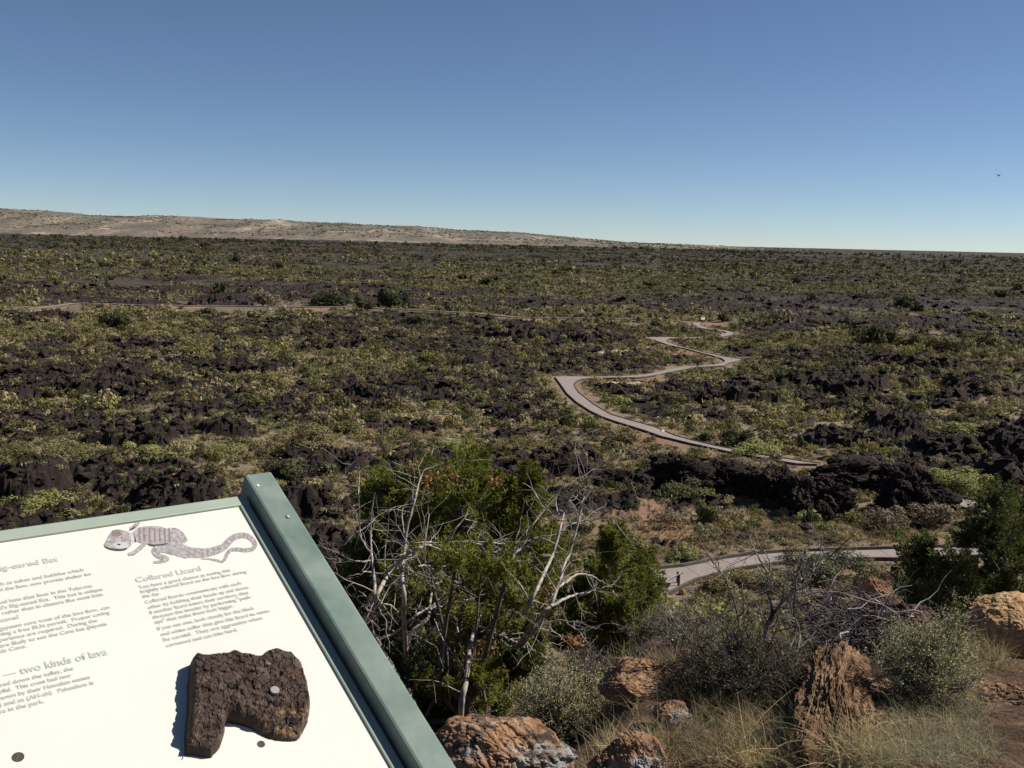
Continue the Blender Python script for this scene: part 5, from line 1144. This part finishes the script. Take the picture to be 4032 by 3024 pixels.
traced('dead_tree', 'bare bleached dead juniper spreading beside the green rail, left of the other dead tree', 'tree', [
 (.05,.04,[(560,1400),(470,1240),(400,1120),(340,1010),(315,950)]),(.03,.007,[(310,940),(340,850),(380,760),(420,690),(470,630),(530,590),(590,560),(660,560),(740,545),(830,550),(920,545),(990,550)]),
 (.012,.004,[(400,540),(470,548),(560,545),(680,545),(800,540),(900,545),(1000,530)]),(.022,.006,[(310,940),(345,790),(340,700),(330,600),(325,500),(330,400),(345,300)]),(.014,.004,[(330,600),(290,550),(270,480),(268,380),(265,300),(270,190),(250,90)]),
 (.007,.003,[(270,190),(300,130),(330,80)]),(.016,.005,[(310,940),(350,870),(400,850),(450,880),(470,930)]),(.032,.006,[(500,1100),(490,920),(490,800),(480,690),(490,600),(500,500),(520,420),(545,330),(570,230),(600,170),(640,90)]),
 (.007,.003,[(600,190),(650,180),(690,185)]),(.008,.003,[(490,500),(480,400),(500,350),(560,320),(630,300)]),(.022,.005,[(350,1030),(450,990),(530,920),(620,870),(700,850),(760,830),(830,820),(890,800)]),
 (.012,.004,[(620,870),(700,865),(800,865),(900,875),(980,865)]),(.02,.004,[(610,920),(625,800),(650,720),(670,640),(700,560),(730,490),(790,430),(805,380)]),(.007,.003,[(790,430),(850,445)]),(.01,.003,[(670,660),(740,660),(820,665),(890,675)]),
 (.01,.003,[(640,745),(720,740),(800,745),(870,735),(920,740)]),(.012,.004,[(325,635),(250,640),(180,645),(115,645)]),(.012,.004,[(340,700),(300,690),(240,710),(170,735)]),(.01,.003,[(600,700),(590,600),(600,500),(615,410)]),
 (.01,.003,[(560,670),(600,660),(660,690),(720,720),(760,760)]),(.01,.003,[(740,580),(820,575),(900,600),(980,580),(1040,600)]),(.009,.003,[(760,1000),(750,940),(770,900),(850,870)]),(.01,.003,[(640,930),(690,1040),(740,1110),(800,1190)]),
 (.008,.003,[(640,960),(600,1030),(590,1080)]),(.03,.02,[(500,1100),(520,1000),(610,920)]),(.009,.003,[(480,640),(540,700),(600,740),(640,790)]),(.009,.003,[(500,760),(560,740),(620,700),(660,700)]),(.009,.003,[(360,980),(330,900),(280,850),(240,800)]),
 (.008,.003,[(400,545),(395,640),(400,700)]),(.01,.003,[(470,930),(420,960),(390,1010)])],
 tA, 6.8, M_SNAG, seed=2, twigs=4.0)
tB = lambda x, y: (2500+x*.6926, 1900+y*.6926)
traced('bare_shrub', 'tall bare branched shrub with sparse green leaves in front of the near path', 'shrub', [
 (.012,.009,[(840,1420),(860,1280),(870,1150),(850,1000),(800,930),(740,900)]),(.014,.004,[(740,900),(745,830),(780,720),(750,600),(760,520),(720,450),(680,380),(650,310)]),(.009,.003,[(600,850),(590,780),(560,660),(520,560),(480,500),(430,430),(390,370),(350,300)]),
 (.010,.007,[(850,1400),(840,1300),(790,1180),(700,1100),(600,1000),(580,940),(600,850)]),(.008,.003,[(790,600),(760,540),(770,470),(740,400),(700,340),(680,290)]),(.013,.003,[(740,900),(760,800),(830,690),(900,620),(960,570),(1000,500),(1040,440),(1060,370),(1075,290)]),
 (.007,.003,[(1010,500),(1080,450),(1130,400),(1180,350),(1225,315)]),(.010,.003,[(880,1300),(900,1100),(930,930),(935,850),(905,750),(910,640),(920,540),(950,450),(975,390),(990,340),(970,290)]),(.007,.002,[(830,690),(850,600),(870,510),(875,470)]),
 (.013,.003,[(840,1400),(700,1280),(550,1180),(480,1120),(400,1030),(340,960),(320,920),(280,860),(230,800),(180,720),(165,690)]),(.006,.003,[(280,870),(230,880),(180,850),(130,830),(80,820)]),(.009,.003,[(840,1350),(750,1250),(690,1100),(620,1020),(540,930),(520,860)]),
 (.007,.002,[(600,770),(620,700),(610,600),(615,560)]),(.007,.003,[(880,1250),(860,1000),(900,900),(930,830)]),(.005,.002,[(480,500),(470,440),(440,400)]),(.006,.002,[(960,570),(940,480),(930,420)]),(.005,.002,[(560,660),(500,620),(470,560)]),(.006,.002,[(700,1100),(640,960),(660,830),(640,700)]),
 (.005,.002,[(400,1030),(380,900),(300,780),(260,700)]),(.006,.002,[(850,1000),(980,900),(1040,840)]),(.006,.002,[(870,1150),(990,1060),(1060,1000),(1090,900)]),(.006,.002,[(520,1150),(440,1000),(430,900),(470,800)]),(.005,.002,[(720,1200),(560,1100),(480,980),(420,900)])],
 tB, 3.95, M_TWIG, seed=3, twigs=15, tl=(.05, .22), depthvar=.35, leaves=(.22, .014, 4, M_SALT), tw=.0016)
def heap(name, label, cx, cy, rx, ry, D, n, mt, L, rad, seed, arch=.4):
    r = np.random.default_rng(seed); c = at_d(cx, cy, D); c[2] = max(c[2], float(base(c[0], c[1]))+.12); mb = MB(); ax = rx/F*D; az_ = ry/F*D
    for _ in range(n):
        p = c+np.array([r.uniform(-1, 1)*ax, r.uniform(-.3, .3), r.uniform(-1, .6)*az_]); d = r.normal(size=3)*np.array([1, .6, .45]); d /= np.linalg.norm(d); q = [p]; l = r.uniform(*L)
        for k in range(6):
            d = d+r.normal(size=3)*.28+np.array([0, 0, -.05]); d /= np.linalg.norm(d); q.append(q[-1]+d*l/6)
        w = r.uniform(.3, 1)*rad; tube(mb, q, np.linspace(w, w*.3, 7), 5)
    e = empty(name, c, label, 'branches'); o = mb.build('twigs', mt, e, True); o.data.transform(Matrix.Translation(-Vector(c))); return e
heap('brush_pile', 'tangle of dark dead branches between the two front shrubs', 3350, 2450, 170, 110, 4.3, 560, M_DARKTWIG, (.06, .30), .0045, 11)
def leafy_bush(name, label, sx, sy_foot, wpx, hpx, D, stems, seed, mleaf, lsize=.016, nleaf=70, rad=.005, plume=None, mst=M_TWIG, lean=0):
    """stems fan from the foot; side twigs carry the leaves"""
    r = np.random.default_rng(seed); foot = at_d(sx, sy_foot, D); W = wpx/F*D; foot[2] = max(foot[2], float(base(foot[0], foot[1])))-.02; zt = at_d(sx, sy_foot-hpx, D)[2]; Hh = max(zt-foot[2], .25); sy_foot = CY; mb = MB(); lf = MB()
    def zpx(y_): return at_d(sx, y_, D)[2]-foot[2]
    tg = []
    for k in range(stems):
        a = r.uniform(0, 6.28); q = r.uniform(0, 1)**.5; tx_ = math.cos(a)*W*.5*q+lean*W*.3; ty_ = math.sin(a)*W*.4*q; tz_ = Hh*(1-.45*q*q)*r.uniform(.6, 1.05); tg.append((tx_, ty_, tz_))
    for p_ in (plume or []): tg.append(((p_[0]-sx)/F*D, r.uniform(-.05, .05), zpx(p_[1])))
    for (tx_, ty_, tz_) in tg:
        P = smooth_path([foot+r.normal(0, .02, 3), foot+np.array([tx_*.35, ty_*.35, tz_*.45])+r.normal(0, .02, 3), foot+np.array([tx_, ty_, tz_])], 5); n = len(P); tube(mb, P, np.linspace(rad, rad*.3, n), 5)
        for _ in range(11):
            i_ = r.integers(n//3, n); d = r.normal(size=3)+np.array([0, 0, .7]); d /= np.linalg.norm(d); L = r.uniform(.05, .14)*max(Hh, .4)/.45; e1 = P[i_]+d*L; tube(mb, [P[i_], (P[i_]+e1)/2+r.normal(0, .006, 3), e1], [rad*.4, rad*.3, rad*.15], 3)
            m_ = int(nleaf/11); t = r.random((m_, 1))**.7; C = P[i_]+d*L*t+r.normal(0, .008, (m_, 3)); leaf_quads(lf, C, rand_dirs(m_, .6), lsize*r.uniform(.6, 1.2, m_), r.random(m_)*.3+r.random()*.5, .5)
    e = empty(name, foot, label, 'shrub'); 
    o = mb.build('stems', mst, e, True); o.data.transform(Matrix.Translation(-Vector(foot))); o = lf.build('leaves', mleaf, e); o.data.transform(Matrix.Translation(-Vector(foot))); return e
heap('bleached_branches', 'pale broken sticks lying over the dark brush tangle', 3400, 2440, 200, 120, 4.2, 42, M_SNAG, (.15, .4), .004, 12)
leafy_bush('saltbush', 'pale green saltbush right of the large orange lichened rock', 2230, 3010, 480, 400, 4.4, 110, 21, M_SALT, .010, 190)
leafy_bush('saltbush', 'tall pale green saltbush with an upright plume, left of the yellow boulder', 3600, 2860, 430, 420, 3.5, 75, 22, M_SALT, .0085, 230, .004, plume=[(3725,2330),(3735,2380),(3700,2420),(3780,2440),(3800,2480),(3760,2400),(3650,2500),(3560,2470),(3480,2500),(3720,2480),(3790,2560),(3740,2520),(3810,2620)], lean=.25)
leafy_bush('small_shrub', 'dark leafed low shrub inside the bare branched shrub', 2900, 2960, 560, 420, 3.9, 140, 23, M_OLIVE, .009, 90, .0035, mst=M_DARKTWIG)
leafy_bush('small_shrub', 'twiggy grey shrub left of the bare branched shrub', 2680, 2780, 330, 230, 4.7, 45, 24, M_OLIVE, .012, 30, .004)
leafy_bush('small_shrub', 'sparse green shrub between the small juniper and the bare branched shrub', 2560, 2560, 260, 150, 6.6, 40, 25, M_OLIVE, .018, 60, .005)
leafy_bush('small_shrub', 'grey twiggy shrub at the foot of the small juniper', 2330, 2700, 300, 170, 6.0, 40, 26, M_BROWN, .014, 25, .004)
# dry grass in front
def near_grass(label, areas, length, width, m, droop, seed, seg=4):
    r = np.random.default_rng(seed); mb = MB()
    for (x0, x1, y0, y1, tufts, bl) in areas:
        for _ in range(tufts):
            sx, sy = r.uniform(x0, x1), r.uniform(y0, y1); p = at(sx, sy); n = bl
            z_ = float(ground(np.array([p[0]]), np.array([p[1]]))[0][0]); z_ = min(z_, p[2]+.05)
            b0 = np.array([p[0], p[1], z_-.01])+np.column_stack([r.normal(0, .02, (n, 2)), np.zeros(n)]); d = rand_dirs(n)*.65+np.array([0, 0, .8]); d /= np.linalg.norm(d, axis=1)[:, None]
            k = (p-CAM)@CF/3.6
            blades(mb, b0, d, r.uniform(*length, n), width*k**.7, r.uniform(*droop, n), seg, r.random()*.6+r.random(n)*.4)
    o = mb.build('dry_grass', m); return tag(o, label, 'grass', kind='stuff')
near_grass('dry straw grass in front of and among the nearest shrubs', [(2620,3200,2780,3080,46,46),(3330,3850,2800,3080,22,40),(2250,2700,2880,3080,16,36),(2500,3000,2600,2800,22,40),(3650,4050,2540,2640,50,46),(2850,3200,2560,2740,18,40)], (.09, .22), .0018, M_GRASS, (.15, .7), 31)
M_WIRY = leafy('wiry_grey_green_brush', [(0, (.24, .235, .15)), (.3, (.30, .285, .19)), (.6, (.18, .185, .11)), (.85, (.34, .31, .21))])
near_grass('wiry grey green brush at the bottom, right of the long rusty ridge', [(3340,3900,2760,3090,150,44)], (.06, .17), .0016, M_WIRY, (.3, 1.2), 41, 5)
near_grass('long arching straw coloured grass blades at the bottom', [(2850,3450,2960,3090,16,14)], (.25, .45), .003, M_DEADBLADE, (.4, .9), 32, 6)
M_DIMG = leafy('brown_grass', [(0, (.17, .14, .085)), (.5, (.22, .18, .11)), (.8, (.12, .11, .07))])
near_grass('dull brown grass and thin twigs covering the slope', [(2300,3300,2420,2760,120,40),(2620,3300,2700,3050,50,40),(1650,2400,2550,2900,110,50),(1750,2500,2330,2760,200,40),(3550,4050,2500,2640,50,40)], (.08, .22), .0022, M_DIMG, (.1, .5), 33, 3)

# ------------------------------------------------------------------ wayside signs, grate, bench, bird
M_SW = flat('sign_white', (0.80, 0.80, 0.76), .5, 0, .04, 8); M_PBR = flat('brown_post', (0.10, 0.06, 0.04), .7, 0, .25, 6); M_PEDGE = flat('pale_sign_edge', (0.72, 0.70, 0.62), .5, 0, .05, 9)
M_GALV = flat('galvanised_bars', (0.42, 0.46, 0.48), .4, .5, .1, 10); M_TEAL = flat('teal_paint', (0.08, 0.24, 0.26), .5, 0, .1, 10)
def wayside(label, a, b_, foot, m_top, D=None):
    f_ = at(*foot, .0); D = (f_-CAM)@CF; A = at_d(*a, D); B = at_d(*b_, D); e = empty('wayside_sign', f_, label, 'sign', None)
    ax = (B-A)/np.linalg.norm(B-A); dep = np.array([0, .93, -.30]); dep -= ax*(dep@ax); dep /= np.linalg.norm(dep); nn_ = np.cross(ax, dep); L = np.linalg.norm(B-A)/2
    c = (A+B)/2+dep*.3; mb = MB(); box(mb, c, [ax, dep, nn_], (L, .3, .012)); o = mb.build('sign_panel', M_SW, e); o.data.transform(Matrix.Translation(-Vector(f_)))
    mb = MB(); box(mb, c-dep*.3-dep*.012, [ax, dep, nn_], (L+.015, .012, .022)); box(mb, c-ax*(L+.012), [ax, dep, nn_], (.012, .3, .022)); box(mb, c+ax*(L+.012), [ax, dep, nn_], (.012, .3, .022)); o = mb.build('sign_frame', m_top, e); o.data.transform(Matrix.Translation(-Vector(f_)))
    t_ = B*.75+A*.25
    for dy in (.08, .5):
        mb = MB(); h_ = t_[2]-f_[2]; box(mb, np.array([t_[0], t_[1]+dy, f_[2]-.2+(h_+.2)/2]), np.eye(3), (.05, .04, (h_+.16)/2)); o = mb.build('post', M_PBR, e); o.data.transform(Matrix.Translation(-Vector(f_)))
wayside('wayside sign with pale edged tilted panel, on dark posts beside the near path', (2633,2284), (2689,2255), (2671,2330), M_PEDGE)
wayside('lower brown edged wayside sign, left of the pale edged one beside the near path', (2592,2297), (2626,2279), (2611,2322), M_PBR)
def facing(label, sx, sy, w, h, foot, m=M_SW):
    f_ = at(*foot); D = (f_-CAM)@CF; c = at_d(sx, sy, D); wm, hm = w/F*D/2, h/F*D/2; e = empty('small_sign', f_, label, 'sign'); mb = MB(); ax = np.array([[1, 0, 0], [0, math.cos(.9), math.sin(.9)], [0, -math.sin(.9), math.cos(.9)]])
    box(mb, c, ax, (wm, hm*1.15, .02)); o = mb.build('sign_panel', m, e); o.data.transform(Matrix.Translation(-Vector(f_)))
    for s_ in (-.8, .8):
        mb = MB(); box(mb, [c[0]+s_*wm, c[1]+.05, (c[2]+f_[2]-.4)/2], np.eye(3), (.04, .04, (c[2]-f_[2]+.4)/2)); o = mb.build('post', M_PBR, e); o.data.transform(Matrix.Translation(-Vector(f_)))
facing('white sign at the top bend of the winding path', 2768, 1254.5, 15, 8, (2768, 1270))
facing('small white sign on the far path beside the thin bare tree', 1077, 1186, 14, 7, (1077, 1198))
def grate(name, label, cat, sx, sy, w, h, m, slats, legs=0):
    f_ = at(sx, sy); D = (f_-CAM)@CF; wm, hm = w/F*D/2, h/F*D; e = empty(name, f_, label, cat); mb = MB()
    for k in range(slats):
        x_ = -wm+2*wm*k/(slats-1); box(mb, [x_, 0.1, hm*.5], [[1, 0, 0], [0, .6, .8], [0, -.8, .6]], (wm/slats*.5, hm*.75, .008))
    mb.build('slats', m, e); mb = MB()
    for s_ in (-1, 1): box(mb, [0, .1+s_*hm*.45, hm*.5+s_*hm*.62], [[1, 0, 0], [0, 1, 0], [0, 0, 1]], (wm*1.05, .02, .02))
    for s_ in (-1, 1): box(mb, [s_*wm*.9, .25, hm*.4], np.eye(3), (.02, .02, hm*.5))
    mb.build('frame', m, e)
grate('metal_grate', 'striped galvanised metal grate in the brush just beyond the near path kerb', 'grate', 2533, 2226, 42, 20, M_GALV, 9)
grate('metal_grate', 'smaller striped metal grate touching the kerb of the near path', 'grate', 2612, 2232, 26, 9, M_GALV, 6)
grate('slatted_bench', 'teal slatted bench mostly hidden behind the right edge juniper', 'bench', 3930, 2052, 110, 26, M_TEAL, 12)
M_BIRD = flat('dark_feathers', (0.03, 0.035, 0.05), .7, 0, .2, 30)
bp = at_d(3931, 690, 45.); e = empty('bird', bp, 'small dark bird flying in the clear sky at right', 'bird'); k = 45/F
mb = MB(); P = np.array([[-6, 0, 3], [-4, 0, .5], [0, 0, -1], [3, 0, -3.5], [6, 0, -6]])*k
P = smooth_path([[-4*k, 0, 2*k], [-1*k, 0, 0], [2*k, 0, -2*k], [5*k, 0, -4.5*k]], 4); tube(mb, P, np.array([.5, 1.0, 1.5, 1.7, 1.8, 1.7, 1.6, 1.4, 1.2, 1.0, .8, .7, .5])[:len(P)]*k*1.0, 8); mb.build('body', M_BIRD, e, True)
def wing(pts):
    a = np.array(pts)*k; n = len(a); V_ = np.vstack([a, a+np.array([0, .01, .012])]); m_ = MB(); m_.add(V_, T=[[0, i_, i_+1] for i_ in range(1, n-1)]+[[n, n+i_+1, n+i_] for i_ in range(1, n-1)], Q=[[i_, (i_+1) % n, n+(i_+1) % n, n+i_] for i_ in range(n)]); m_.build('wing', M_BIRD, e)
wing([(-2.5, 0, 0), (-4, 1, 4), (-5.5, 2, 6.5), (-6, 2, 5), (-4.8, 1, 1.5), (-1, 0, -1)]); wing([(0, 0, -.5), (3, -3, .8), (6, -5, 1.6), (7, -5, 1.2), (4, -3, -1), (2, 0, -2.2)])
